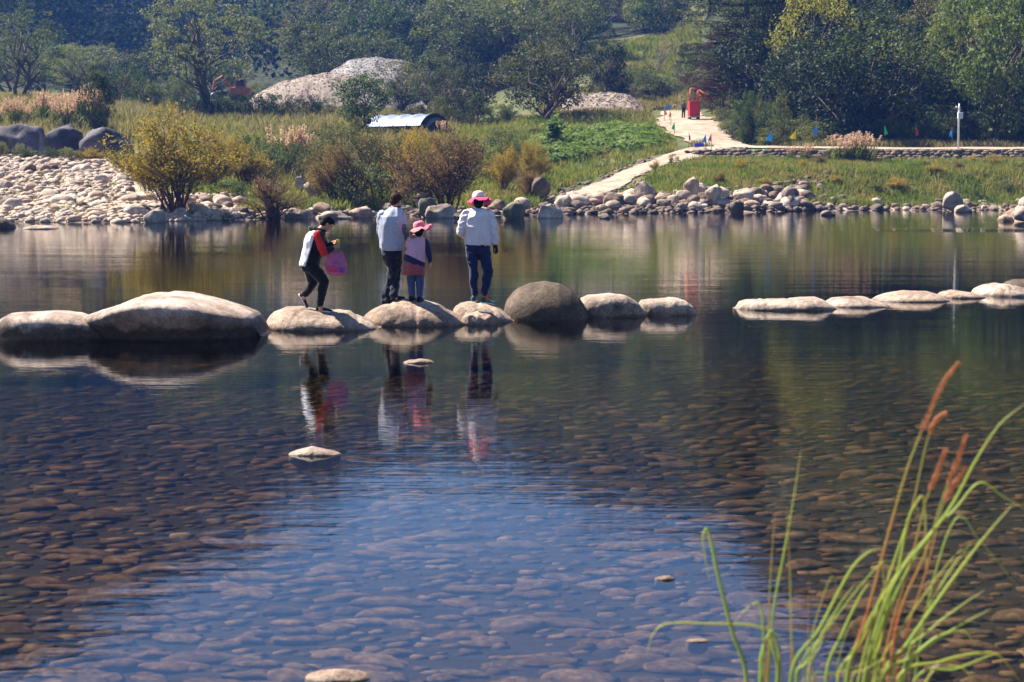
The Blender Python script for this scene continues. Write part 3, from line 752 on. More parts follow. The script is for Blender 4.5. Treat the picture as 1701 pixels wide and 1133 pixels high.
# ------------------------------------------------------------ foliage
def leaf_mat(name, stops, trans=0.35, nscale=.45, rand=.5, rough=.6, spec=.25):
    m, t, out = newmat(name); v = coord(t, "Object"); oi = t.nodes.new("ShaderNodeObjectInfo")
    n_ = nz(t, v, nscale, 4, .7)
    f = math_(t, 'ADD', math_(t, 'MULTIPLY', n_, 1.0), math_(t, 'MULTIPLY', math_(t, 'SUBTRACT', oi.outputs['Random'], .5), rand))
    c = ramp(t, f, stops)
    b = bsdf(t, None, c, rough, spec)
    tl = t.nodes.new("ShaderNodeBsdfTranslucent")
    c2 = mixc(t, 1.0, c, (1.25, 1.25, .6), 'MULTIPLY'); t.links.new(c2, tl.inputs[0])
    mx = t.nodes.new("ShaderNodeMixShader"); mx.inputs[0].default_value = trans
    t.links.new(b.outputs[0], mx.inputs[1]); t.links.new(tl.outputs[0], mx.inputs[2]); t.links.new(mx.outputs[0], out.inputs[0])
    return m
L = {
 'dark': leaf_mat('dark evergreen leaves', [(.2, (.010, .020, .008)), (.45, (.024, .040, .013)), (.6, (.08, .10, .024)), (.85, (.19, .19, .038))], .34),
 'mid': leaf_mat('mid green leaves', [(.2, (.022, .045, .010)), (.5, (.05, .088, .020)), (.8, (.12, .15, .032))], .35),
 'olive': leaf_mat('olive brown leaves', [(.2, (.035, .042, .014)), (.5, (.08, .085, .026)), (.8, (.16, .13, .045))], .3),
 'pale': leaf_mat('grey green leaves', [(.2, (.055, .078, .03)), (.5, (.10, .125, .05)), (.8, (.17, .18, .08))], .35),
 'yellow': leaf_mat('yellowing leaves', [(.2, (.15, .13, .025)), (.45, (.28, .21, .035)), (.7, (.40, .28, .04)), (.9, (.24, .13, .035))], .4, .8, .3),
 'gold': leaf_mat('yellow green leaves', [(.2, (.10, .12, .02)), (.5, (.22, .21, .03)), (.8, (.34, .28, .04))], .4),
 'rust': leaf_mat('rusty brown leaves', [(.2, (.11, .07, .03)), (.5, (.21, .14, .065)), (.8, (.28, .21, .09))], .35, .8, .3),
 'pine': leaf_mat('pine needles', [(.2, (.02, .035, .014)), (.6, (.045, .06, .02)), (.9, (.08, .085, .03))], .15),
 'pinedead': leaf_mat('dead pine needles', [(.2, (.05, .03, .015)), (.8, (.12, .06, .035))], .2),
 'far': leaf_mat('far forest leaves', [(.2, (.012, .022, .016)), (.5, (.024, .038, .02)), (.8, (.05, .055, .025))], .15, .03, 0, .9, 0),
 'vine': leaf_mat('broad vine leaves', [(.2, (.035, .07, .014)), (.45, (.08, .14, .02)), (.7, (.2, .25, .035)), (.9, (.3, .32, .05))], .45, 1.2, 0),
 'plume': leaf_mat('grass plumes', [(.2, (.40, .26, .25)), (.8, (.60, .43, .42))], .5, 1, .2),
 'grass': leaf_mat('bank grass', [(.25, (.06, .095, .02)), (.42, (.125, .165, .032)), (.55, (.20, .20, .055)), (.72, (.28, .20, .10))], .4, .30, 0),
 'drygrass': leaf_mat('dry bank grass', [(.25, (.10, .115, .04)), (.5, (.19, .16, .08)), (.8, (.28, .22, .14))], .45, .3, 0),
}
M['bark'] = simple('bark', (.11, .085, .065), .9, .1, .4, 6)
M['bark_pale'] = simple('pale bark', (.22, .18, .15), .9, .1, .3, 6)
M['twig'] = simple('brown twigs', (.13, .065, .045), .85, .1, .3, 6)

def leaves(pts, nrm, size, rs, aspect=.55, jit=.6):
    """diamond leaves at pts facing roughly nrm: (verts, quads)"""
    n = len(pts)
    nn_ = nrm + rs.normal(size=(n, 3)) * jit; nn_ /= np.linalg.norm(nn_, axis=1)[:, None] + 1e-9
    r_ = rs.normal(size=(n, 3)); a = np.cross(nn_, r_); a /= np.linalg.norm(a, axis=1)[:, None] + 1e-9; b = np.cross(nn_, a)
    s = (size * rs.uniform(.6, 1.3, n))[:, None]
    v = np.stack([pts - a * s * .5, pts + b * s * aspect * .5 + nn_ * s * .06, pts + a * s * .5, pts - b * s * aspect * .5 + nn_ * s * .06], 1).reshape(-1, 3)
    return v, np.arange(4 * n).reshape(n, 4)
def clump_leaves(centers, radii, per, size, rs, squash=.75, aspect=.55, up=.35, jit=.7):
    P = []; NN = []
    for c, r in zip(centers, radii):
        k = int(per * rs.uniform(.7, 1.3))
        d = rs.normal(size=(k, 3)); d /= np.linalg.norm(d, axis=1)[:, None]
        rr = r * rs.uniform(.45, 1.12, k)[:, None] ** .6
        P.append(np.array(c) + d * rr * [1, 1, squash]); NN.append(d + [0, 0, up])
    return leaves(np.concatenate(P), np.concatenate(NN), size, rs, aspect, jit)
def limb(mb, p, q, r1, r2, rs, k=4, wob=.08, seg=6):
    p = Vector(p); q = Vector(q); d = (q - p).length
    pts = [p.lerp(q, i / k) + (Vector(rs.normal(size=3)) * wob * d * (0 if i in (0, k) else 1)) for i in range(k + 1)]
    pts = [x + Vector((0, 0, -.12 * d * math.sin(math.pi * i / k) * 0)) for i, x in enumerate(pts)]
    mb.tube(pts, [r1 + (r2 - r1) * i / k for i in range(k + 1)], seg); return pts

def tree_dense(seed, H=9, W=8, ncl=48, per=125, leaf=.30, low=.12, bark='bark', trunks=1, squash=.75, cr=(.15, .26), openness=.45):
    rs = np.random.RandomState(seed); C = []; Rr = []
    for i in range(ncl):
        d = rs.normal(size=3); d /= np.linalg.norm(d); d[2] = d[2] * .95 + .05
        q = rs.uniform(openness, 1.0) ** .6
        lob = 1 + .32 * noise(d[None] * 1.6, 1, 2, seed)[0]
        c = np.array([d[0] * W / 2 * q * lob, d[1] * W / 2 * q * lob, H * (low + (1 - low) * .5) + d[2] * H * (1 - low) * .5 * q * lob])
        r = W * rs.uniform(*cr) * .66
        c[2] = max(c[2], r * .5); C.append(c); Rr.append(r)
    v, f = clump_leaves(C, Rr, per, leaf, rs, squash)
    mb = MB(); tr_ = max(.09, H * .022)
    for k in range(trunks):
        b = Vector((rs.normal() * .3 * (trunks > 1), rs.normal() * .3 * (trunks > 1), -.4))
        top = Vector((rs.normal() * W * .10 * trunks, rs.normal() * W * .10 * trunks, H * .72))
        tp = limb(mb, b, top, tr_, tr_ * .3, rs, 6, .035, 8)
        for i in range(0, ncl, max(1, int(ncl * trunks / 22))):
            j = (i + k) % ncl; c = Vector(C[j]); s = tp[min(5, max(1, int((c.z / H) * 5)))]
            if (c - s).length > .3: limb(mb, s, c, tr_ * .38, tr_ * .08, rs, 3, .08, 5)
    return mb, v, f
def tree_pine(seed, H=20, W=9):
    rs = np.random.RandomState(seed); C = []; Rr = []; mb = MB()
    limb(mb, (0, 0, -.4), (rs.normal() * .3, rs.normal() * .3, H), H * .011, .03, rs, 8, .008, 8)
    z = H * .18
    while z < H * .98:
        w = W / 2 * (1 - ((z / H) - .15) / .9) ** .8
        k = rs.randint(4, 7); a0 = rs.uniform(0, 6.28)
        for i in range(k):
            a = a0 + i * 6.283 / k + rs.normal() * .2; l = w * rs.uniform(.7, 1.1)
            e = Vector((math.cos(a) * l, math.sin(a) * l, z + l * rs.uniform(-.05, .25)))
            limb(mb, (0, 0, z), e, .07, .02, rs, 3, .04, 4)
            for q in (.35, .6, .85, 1.0):
                C.append(np.array([e.x * q, e.y * q, z + (e.z - z) * q])); Rr.append(.35 + .45 * q * l / 3)
        z += H * rs.uniform(.035, .06)
    v, f = clump_leaves(C, Rr, 42, .42, rs, .35, .16, .6, .9)
    return mb, v, f
def shrub_twiggy(seed, H=4.8, W=5, stems=16, leaf=.13, leafn=9000, spread=1.0, top=.35, lean=0):
    """many stems fanning out of one base, leaves along the twigs"""
    rs = np.random.RandomState(seed); mb = MB(); pts = []; bare = []
    for i in range(stems):
        a = rs.uniform(0, 6.28); l = rs.uniform(.1, 1) ** .7
        b = Vector((rs.normal() * .22, rs.normal() * .22, -.15))
        e = Vector((math.cos(a) * W / 2 * l * spread + lean, math.sin(a) * W / 2 * l * spread, H * (math.sqrt(max(.04, 1 - .9 * l * l))) * rs.uniform(.75, .98)))
        mid = b.lerp(e, .5) + Vector((0, 0, H * .12)) - Vector((e.x, e.y, 0)) * .12
        P = [b, b.lerp(mid, .5) + Vector(rs.normal(size=3)) * .06, mid, mid.lerp(e, .5) + Vector(rs.normal(size=3)) * .1, e]
        mb.tube(P, [.06, .05, .038, .025, .01], 5)
        for k in range(11):
            q = rs.uniform(.25, 1); s = P[int(q * 3.99)].lerp(P[int(q * 3.99) + 1], (q * 3.99) % 1)
            d = Vector(rs.normal(size=3)); d.z = abs(d.z) * .6; d = (d.normalized() + (e - b).normalized() * .7)
            ee = s + d * rs.uniform(.35, .9) * (W / 5); ww = limb(mb, s, ee, .016, .006, rs, 2, .06, 4)
            for _ in range(3):
                s2 = s.lerp(ee, rs.uniform(.3, 1)); e2 = s2 + (d + Vector(rs.normal(size=3)) * .6) * rs.uniform(.2, .5)
                mb.tube([s2, e2], [.009, .004], 3)
                pts += [s2.lerp(e2, u) for u in rs.uniform(.1, 1.15, 5)]
            pts += [s.lerp(ee, u) for u in rs.uniform(.3, 1.05, 6)]
    P = np.array([p[:] for p in pts]); w = np.clip((P[:, 2] / H - top * .3) / .5, 0.05, 1); w /= w.sum()
    ii = rs.choice(len(P), leafn, p=w); P = P[ii] + rs.normal(size=(leafn, 3)) * .11
    v, f = leaves(P, rs.normal(size=(leafn, 3)) + [0, 0, .5], leaf, rs, .5, .5)
    return mb, v, f
PROTO = {}
def proto(key, builder, leafkey, bark, *a, **k):
    mb, v, f = builder(*a, **k)
    PROTO[key] = (mb.mesh("trunk", [M[bark]]), mesh_np("crown", v, f, L[leafkey], smooth=False), leafkey)
for i in range(3): proto('dense%d' % i, tree_dense, 'dark', 'bark', 100 + i, W=8 + i * .4)
for i in range(2): proto('mid%d' % i, tree_dense, 'mid', 'bark', 110 + i, H=8, W=7, ncl=60, leaf=.26)
for i in range(2): proto('airy%d' % i, tree_dense, 'pale', 'bark', 120 + i, H=13, W=13, ncl=110, per=60, leaf=.26, low=.2, trunks=3, squash=.6, cr=(.07, .13), openness=.3)
for i in range(2): proto('olive%d' % i, tree_dense, 'olive', 'bark', 130 + i, H=8.5, W=10, ncl=90, per=65, leaf=.24, low=.22, trunks=3, cr=(.09, .16))
proto('gold', tree_dense, 'yellow', 'bark', 140, H=9, W=7, ncl=50, per=60, leaf=.28)
proto('pine', tree_pine, 'pine', 'bark', 150)
proto('deadpine', tree_pine, 'pinedead', 'bark', 151, H=11, W=8)
for i in range(3): proto('shrub%d' % i, tree_dense, ('mid', 'pale', 'dark')[i], 'twig', 160 + i, H=2.6, W=3.6, ncl=34, per=70, leaf=.16, low=.0, cr=(.15, .25), trunks=3)
proto('yshrub', shrub_twiggy, 'yellow', 'twig', 170, leafn=13000, stems=20, top=.25)
proto('rshrub', shrub_twiggy, 'rust', 'twig', 171, H=4.2, W=5.6, stems=24, leafn=13000, leaf=.12, top=.05)
proto('bshrub', shrub_twiggy, 'rust', 'twig', 172, H=3.2, W=3.6, stems=26, leafn=1200, leaf=.11, top=.3)
proto('bare', shrub_twiggy, 'rust', 'bark_pale', 173, H=7, W=5, stems=9, leafn=60)
def plant(key, px, Y, h, w, label, cat="tree", group=None, name="tree", rot=None, mat=None, base=None, dz=-.1):
    tm, cm, lk = PROTO[key]
    zmax = DIM[key][1]; wd = DIM[key][0]
    p = gpt(px, Y, dz) if base is None else base
    r = thing(name, label, cat, p, rg.uniform(0, 6.28) if rot is None else rot, group)
    r.scale = (w / wd, w / wd, h / zmax)
    link("trunk" if cat == "tree" else "stems", tm, (0, 0, 0), r)
    c = link("crown" if cat == "tree" else "foliage", cm, (0, 0, 0), r)
    if mat: 
        c.material_slots[0].link = 'OBJECT'; c.material_slots[0].material = L[mat]
    return r
DIM = {}
for k, (a, b, c) in PROTO.items():
    co = np.zeros(len(b.vertices) * 3, np.float32); b.vertices.foreach_get("co", co); co = co.reshape(-1, 3)
    rr = np.percentile(np.hypot(co[:, 0], co[:, 1]), 96); DIM[k] = (2 * rr, np.percentile(co[:, 2], 99))
def plant_px(key, px, ytop, Y, wpx, label, **k):
    b = gpt(px, Y, -.1); h = V(px, ytop, Y).z - b.z
    return plant(key, px, Y, max(.5, h), wpx / pxm(Y), label, **k)

# named trees and shrubs
SH = dict(cat="shrub", name="shrub")
for a in (
 ('airy0', 345, -22, 190, 225, "tall feathery multi-stemmed tree in front of the gravel pile at the left"),
 ('airy1', 42, 12, 200, 165, "big pale green tree at the left edge above the plumed grass"),
 ('olive0', 905, 64, 166, 175, "broad olive brown tree standing alone in the middle of the slope"),
 ('dense2', 902, 84, 171, 150, "dark dense tree close behind the broad olive brown tree"),
 ('mid0', 606, 124, 152, 96, "bright green round tree above the left end of the silver roofed tunnel"),
 ('dense1', 1004, 55, 196, 76, "dark tree right behind the broad olive brown tree"),
 ('pine', 1240, -150, 172, 230, "tall dark pine at the left edge of the right hand wood"),
 ('deadpine', 1196, 46, 178, 110, "half dead pine with reddish brown boughs above the red machine"),
 ('gold', 1345, -30, 160, 150, "yellowing tree high up behind the first blue flags"),
 ('olive1', 742, 112, 176, 92, "thin brownish tree left of the orange truck"),
 ('dense0', 795, 108, 182, 90, "low round dark tree left of the broad olive brown tree"),
 ('airy1', 668, 100, 196, 96, "loose pale tree at the right foot of the gravel pile"),
 ('mid1', 1655, -20, 141, 190, "leaning light green tree overhanging the road at the right edge"),
):
    plant_px(a[0], a[1], a[2], a[3], a[4], a[5], mat='olive' if a[1] == 668 else 'gold' if a[1] == 1345 else None)
plant_px('airy0', 128, 76, 215, 90, "smaller pale tree right of the big one at the left edge")
plant_px('mid1', 165, 118, 138, 62, "small dark leafy tree growing between the plumed grass and the dark boulders", mat='dark')
plant_px('bare', 1090, 48, 222, 60, "bare pale tree on the light meadow below the dark mountain")
for a in (
 ('yshrub', 296, 186, 87, 205, "large yellow leaved shrub with dark stems at the left water's edge"),
 ('bshrub', 450, 286, 89.5, 135, "brown nearly leafless shrub just left of the boy's head"),
 ('olive0', 590, 212, 101, 150, "big olive and grey green shrub behind the man"),
 ('rshrub', 742, 222, 96, 178, "wide rusty brown twiggy shrub above the woman's hat"),
 ('yshrub', 410, 232, 108, 100, "thin yellowish shrub behind the nearly leafless one"),
 ('shrub1', 490, 222, 120, 86, "rounded grey green shrub with pale plumes beside it"),
 ('shrub2', 640, 250, 101, 84, "dark green shrub behind the man's head"),
 ('rshrub', 555, 240, 99, 86, "rusty shrub in front of the big olive and grey green one"),
 ('yshrub', 835, 245, 108, 60, "low yellowish shrub right of the rusty twiggy one"),
 ('shrub0', 380, 300, 97, 80, "bright green shrub between the yellow and the leafless shrub"),
 ('rshrub', 880, 283, 104, 66, "brown dead brush by the small inlet"),
 ('shrub2', 833, 212, 142, 70, "dark shrub at the left foot of the vine covered mound"),
 ('shrub0', 845, 240, 133, 44, "small emerald green shrub left of the vine covered mound"),
):
    plant_px(*a, **SH)
for a in (
 ('olive0', 540, 232, 104, 90, "olive shrub left of the big olive and grey green shrub"),
 ('shrub1', 600, 268, 99, 100, "grey green shrub low in front of the big olive one"),
 ('yshrub', 668, 224, 106, 90, "yellow green shrub behind the wide rusty one"),
 ('yshrub', 352, 238, 104, 84, "yellowish shrub tucked behind the large yellow leaved one"),
 ('shrub1', 430, 248, 112, 90, "pale green rounded shrub behind the leafless one"),
 ('olive1', 560, 205, 124, 90, "dull olive shrub in the middle of the meadow left of the tunnel"),
 ('rshrub', 618, 226, 112, 84, "russet shrub below the left end of the tunnel"),
 ('yshrub', 700, 214, 128, 80, "yellow green shrub in front of the silver roof"),
 ('shrub0', 790, 232, 122, 80, "green shrub between the rusty twiggy one and the vines"),
 ('yshrub', 250, 268, 98, 60, "small yellow shrub at the left foot of the large yellow one"),
 ('shrub2', 515, 262, 108, 60, "small dark shrub right of the plumed grass in the meadow"),
):
    plant_px(*a, **SH)
plant_px('dense0', 712, 88, 206, 120, "dark tree standing against the right end of the big gravel pile")
plant_px('mid1', 668, 132, 198, 70, "mid green tree low in front of the big gravel pile")
# rows of shrubs
def row(keys, spec, lab, grp):
    for px, yt, Y, w in spec:
        plant_px(rg.choice(keys), px, yt, Y, w, lab, group=grp, **SH)
row(['shrub2', 'shrub0'], [(x, 158 + rg.uniform(-5, 8), 190 + rg.uniform(-3, 3), rg.uniform(36, 52)) for x in range(318, 560, 22)], "dark shrub in the hedge line below the gravel pile", "hedge shrubs below the gravel pile")
row(['shrub1', 'shrub0'], [(x, 108 + rg.uniform(0, 34), 205 + rg.uniform(-6, 8), rg.uniform(40, 60)) for x in range(190, 320, 17)], "pale green shrub on the slope left of the tall feathery tree", "slope shrubs left of the feathery tree")
row(['shrub2', 'shrub0', 'shrub2'], [(rg.uniform(640, 860), rg.uniform(150, 200), rg.uniform(168, 178), rg.uniform(36, 60)) for x in range(16)], "dark shrub behind the silver roofed tunnel", "shrubs around the tunnel")
row(['shrub2', 'shrub2', 'shrub1'], [(rg.uniform(985, 1150), rg.uniform(100, 150), rg.uniform(196, 214), rg.uniform(40, 64)) for x in range(18)], "dark shrub on the slope below the light meadow", "shrubs below the light meadow")
row(['shrub1', 'shrub0', 'shrub2'], [(rg.uniform(1225, 1300), rg.uniform(150, 215), rg.uniform(145, 162), rg.uniform(36, 60)) for x in range(24)], "light green shrub on the verge right of the dirt road", "verge shrubs beside the dirt road")
row(['shrub0', 'shrub1', 'shrub1', 'yshrub', 'shrub2'], [(rg.uniform(330, 900), rg.uniform(226, 266), rg.uniform(112, 136), rg.uniform(30, 64)) for x in range(80)], "low bushy shrub in the far meadow", "low shrubs of the far meadow")
row(['shrub2', 'shrub2', 'shrub0'], [(x, rg.uniform(186, 222), rg.uniform(141, 146), rg.uniform(38, 66)) for x in range(1275, 1760, 13)], "dark bush in the shade along the road under the right hand wood", "bushes along the road")
row(['shrub2', 'shrub2'], [(x, rg.uniform(206, 222), rg.uniform(152, 157), rg.uniform(36, 52)) for x in range(858, 960, 17)], "dark bush in the shade under the broad olive brown tree", "bushes under the olive tree")

row(['shrub0', 'shrub2', 'shrub1'], [(rg.uniform(400, 520), rg.uniform(128, 160), rg.uniform(236, 245), rg.uniform(36, 60)) for x in range(14)], "shrub on the slope between the feathery tree and the gravel pile", "shrubs behind the gravel pile")
row(['shrub2', 'shrub0', 'shrub1'], [(rg.uniform(1165, 1240), rg.uniform(120, 178), rg.uniform(178, 205), rg.uniform(40, 66)) for x in range(24)], "shrub on the rise behind the red machine", "shrubs behind the red machine")
row(['dense0', 'dense2'], [(rg.uniform(1150, 1235), rg.uniform(50, 110), rg.uniform(208, 240), rg.uniform(60, 90)) for x in range(8)], "dark leafy bush tree beside the light meadow", "bush trees beside the light meadow")
row(['shrub1', 'shrub0', 'shrub2'], [(rg.uniform(1200, 1250), rg.uniform(176, 226), rg.uniform(147, 172), rg.uniform(22, 40)) for x in range(22)], "small shrub on the grassy edge right of the dirt road", "small shrubs at the road edge")
def tuft(px, Y, w):
    plant(rg.choice(('shrub1', 'yshrub', 'shrub0', 'rshrub')), px, Y, rg.uniform(.45, 1.0), w / pxm(Y), "low weedy tuft on the grass slope below the retaining wall", cat="shrub", name="weed_tuft", group="weed tufts below the wall")
for k in range(34):
    px = rg.uniform(1060, 1760); tuft(px, rg.uniform(shy(px) + 7 if px < 1340 else shy(px) + 2, 128.5), rg.uniform(16, 38))
# the woods
def wood(x0, x1, y0, y1, sp, keys, hs, ws, lab, grp, cond=None):
    n = 0; Y = y0
    while Y < y1:
        step = sp / Y * F; px = x0 + rg.uniform(0, step)
        while px < x1:
            pp = px + rg.gauss(0, step * .2); YY = Y + rg.gauss(0, sp * .22)
            if cond is None or cond(pp, YY):
                h = rg.uniform(*hs); w = rg.uniform(*ws)
                plant(rg.choice(keys), pp, YY, h, w, lab, group=grp); n += 1
            px += step
        Y += sp * .85
    return n
n1w = wood(1255, 1980, 146, 225, 7.0, ['dense0', 'dense1', 'dense2', 'dense0', 'dense1', 'mid0', 'olive1'], (7, 11), (8, 11), "dense evergreen tree in the steep wood on the right", "trees of the right hand wood", lambda p, y: p > 1255 + (y < 158) * 10)
n2w = wood(440, 1230, 246, 400, 12.0, ['dense0', 'dense1', 'dense2', 'olive0', 'mid1', 'dense2'], (8, 13), (10, 15), "tree in the wood covering the middle hillside", "trees of the middle hillside", lambda p, y: not (1000 < p < 1140 and y < 268) and not (p < 520 and y < 300))
n3w = wood(-150, 330, 236, 300, 14, ['dense1', 'airy1', 'mid0', 'dense2'], (5, 7.5), (9, 12), "tree at the foot of the blue hazy mountain on the left", "trees under the left mountain")
print("woods", n1w, n2w, n3w)
# far forest: one mass
def far_forest(name, x0, x1, y0, y1, sp, seed, label, cond=None, leaf=1.1, per=150):
    rs = np.random.RandomState(seed); Q = []; Y = y0
    while Y < y1:
        k = int((x1 - x0) / F * Y / sp) + 1
        px = x0 + (np.arange(k) + rs.uniform(0, 1, k)) * sp / Y * F
        Q += [(p, Y + rs.normal() * sp * .3) for p in px]; Y += sp * .9
    Q = [q for q in Q if cond is None or cond(*q)]
    px = np.array([q[0] for q in Q]); yy = np.array([q[1] for q in Q]); z = ground(px, yy)
    n = len(Q); ctr = np.stack([(px - 850.5) / F * yy, yy, z], 1)
    r = sp * rs.uniform(.5, .85, n); hgt = rs.uniform(6, 12, n) * sp / 10
    d = rs.normal(size=(n, per, 3)); d /= np.linalg.norm(d, axis=2)[..., None]; d[..., 2] = d[..., 2] * .9 + .1
    lob = 1 + .35 * noise((d * 1.7 + np.arange(n)[:, None, None] * 3.3).reshape(-1, 3), 1, 2, seed).reshape(n, per)
    rad = rs.uniform(.7, 1.05, (n, per))
    P = ctr[:, None, :] + d * (rad * lob)[..., None] * np.stack([r, r, hgt * .6], 1)[:, None, :] + np.stack([0 * r, 0 * r, hgt * .45], 1)[:, None, :]
    v, f = leaves(P.reshape(-1, 3), d.reshape(-1, 3) + [0, 0, .3], leaf, rs, .7, .6)
    return tag(link(name, mesh_np(name, v, f, L['far'], False)), label, "forest", None, "stuff")
far_forest("distant_forest", -500, 2100, 370, 580, 11, 5, "distant forest covering the mountains beyond the river", lambda p, y: True, 1.5, 110)
far_forest("upper_forest", 1200, 2250, 222, 400, 10, 6, "upper forest on the steep slope above the right hand wood", None, 1.0, 120)
far_forest("left_forest", -500, 460, 296, 400, 12, 8, "forest on the blue mountain side at the left", None, 1.1, 130)

# ------------------------------------------------------------ grass
def grass(name, n, region, h, w, mat, label, seed, blades=4, cat="grass"):
    rs = np.random.RandomState(seed)
    q = np.array([region(rs) for _ in range(n)]); z = ground(q[:, 0], q[:, 1])
    base = np.stack([(q[:, 0] - 850.5) / F * q[:, 1], q[:, 1], z - .03], 1)
    keep = (z > .1) & np.array([clear(a, b) for a, b in q]); base = base[keep]; n = len(base)
    base = np.repeat(base, blades, 0); n *= blades
    base[:, :2] += rs.normal(size=(n, 2)) * .12
    hh = rs.uniform(*h, n) * (1 + .35 * noise(base * [1, 1, 0], .5, 2, seed)); a = rs.uniform(0, 6.28, n); ln = rs.normal(size=(n, 2)) * .3
    ww = rs.uniform(*w, n)
    dx = np.stack([np.cos(a), np.sin(a), 0 * a], 1) * ww[:, None] / 2
    tip = base + np.stack([ln[:, 0] * hh, ln[:, 1] * hh, hh], 1)
    mid = base * .5 + tip * .5; mid[:, :2] -= ln * .12 * hh[:, None]
    v = np.stack([base - dx, base + dx, mid + dx * .8, mid - dx * .8, tip + dx * .12, tip - dx * .12], 1).reshape(-1, 3)
    b = np.arange(n)[:, None] * 6
    f = np.concatenate([b + [0, 1, 2, 3], b + [3, 2, 4, 5]])
    return tag(link(name, mesh_np(name, v, f, L[mat], False)), label, cat, None, "stuff")
TRK = [(1190, 134), (1145, 131.5), (1110, 129.5), (1070, 126), (1030, 120), (990, 113), (950, 108)]
def seg_d(p, nodes):
    P = np.array([((a - 850.5) / F * b, b) for a, b in nodes]); d = 1e9
    for a, b in zip(P[:-1], P[1:]):
        u = np.clip(np.dot(p - a, b - a) / np.dot(b - a, b - a), 0, 1); d = min(d, np.linalg.norm(p - a - u * (b - a)))
    return d
ROADN = [(1128, 182), (1133, 172), (1142, 163), (1162, 152), (1196, 143.5), (1240, 138.5), (1300, 136)]
def clear(px, Y):
    if not (920 < px < 1320): return True
    p_ = np.array(((px - 850.5) / F * Y, Y))
    return seg_d(p_, TRK) > 2.4 and seg_d(p_, ROADN) > 3.2
def rgr(rs):
    px = rs.uniform(1040, 1860); s = shy(px); lo = s + (6 if px < 1340 else 1.2)
    return px, rs.uniform(lo, 129.2)
grass("bank_grass", 19000, rgr, (.18, .5), (.035, .08), 'grass', "green and straw coloured grass on the slope below the retaining wall", 1)
def rmd(rs):
    px = rs.uniform(310, 1120); s = shy(px) + (14 if px < 400 else 2.5 if px < 900 else 6.5)
    return px, s + (175 - s) * rs.random_sample() ** 1.25
grass("meadow_grass", 26000, rmd, (.2, .6), (.04, .1), 'grass', "green grass of the meadow between the shrubs and the slope", 2)
def rdr(rs):
    px = rs.uniform(-60, 760); return px, rs.uniform(132 if px < 250 else 112, 215)
grass("dry_grass", 9000, rdr, (.4, 1.0), (.06, .12), 'drygrass', "dry straw coloured grass on the slopes at the left", 3)
grass("hill_grass", 7000, lambda rs: (rs.uniform(990, 1160), rs.uniform(212, 272)), (.6, 1.5), (.15, .3), 'grass', "light grass of the meadow high up below the dark mountain", 4)
grass("slope_grass", 6000, lambda rs: (rs.uniform(900, 1215), rs.uniform(168, 214)), (.25, .8), (.08, .16), 'drygrass', "rough grass around the gravel mound and the top of the road", 14)
grass("verge_grass", 2600, lambda rs: (rs.uniform(1150, 1800), rs.uniform(137.3, 141)), (.3, .8), (.05, .1), 'drygrass', "dry grass on the verge between the road and the wood", 5)
grass("shore_weeds", 260, lambda rs: (lambda p: (p, shy(p) + rs.uniform(1, 26)))(rs.uniform(0, 330)), (.15, .4), (.03, .08), 'grass', "scattered weeds between the stones of the gravel bar", 6)
# vine mound
rs = np.random.RandomState(9); P = []; NN = []
for _ in range(170):
    px = rs.uniform(885, 1092); Y = np.interp(px, [885, 1085], [134, 142]) + rs.uniform(-3, 15); c = gpt(px, Y); r = rs.uniform(.5, 1.1)
    d = rs.normal(size=(80, 3)); d[:, 2] = np.abs(d[:, 2]); d /= np.linalg.norm(d, axis=1)[:, None]
    P.append(np.array(c) + d * [r * 1.5, r * 1.5, r * .9]); NN.append(d + [0, 0, .8])
for k in range(60):
    c = V(920, 200 + k * .5, 141); P.append(np.array(c)[None] + rs.normal(size=(8, 3)) * [.35, .35, .2]); NN.append(np.tile([0, -.4, 1.], (8, 1)))
v, f = leaves(np.concatenate(P), np.concatenate(NN), .34, rs, .9, .35)
tag(link("vine_cover", mesh_np("vine_cover", v, f, L['vine'], False)), "broad leaved yellow green vines covering the mound left of the road", "vines", None, "stuff")

for k in range(9):
    px = (8, 40, 66, 88, 118, 140, 160, 196, 214)[k]
    plant(rg.choice(('shrub1', 'shrub0', 'yshrub')), px, 121.5, rg.uniform(.6, 1.3), rg.uniform(1.0, 1.9), "small weedy shrub at the foot of the dark boulders", cat="shrub", name="shrub", group="weeds at the foot of the dark boulders")
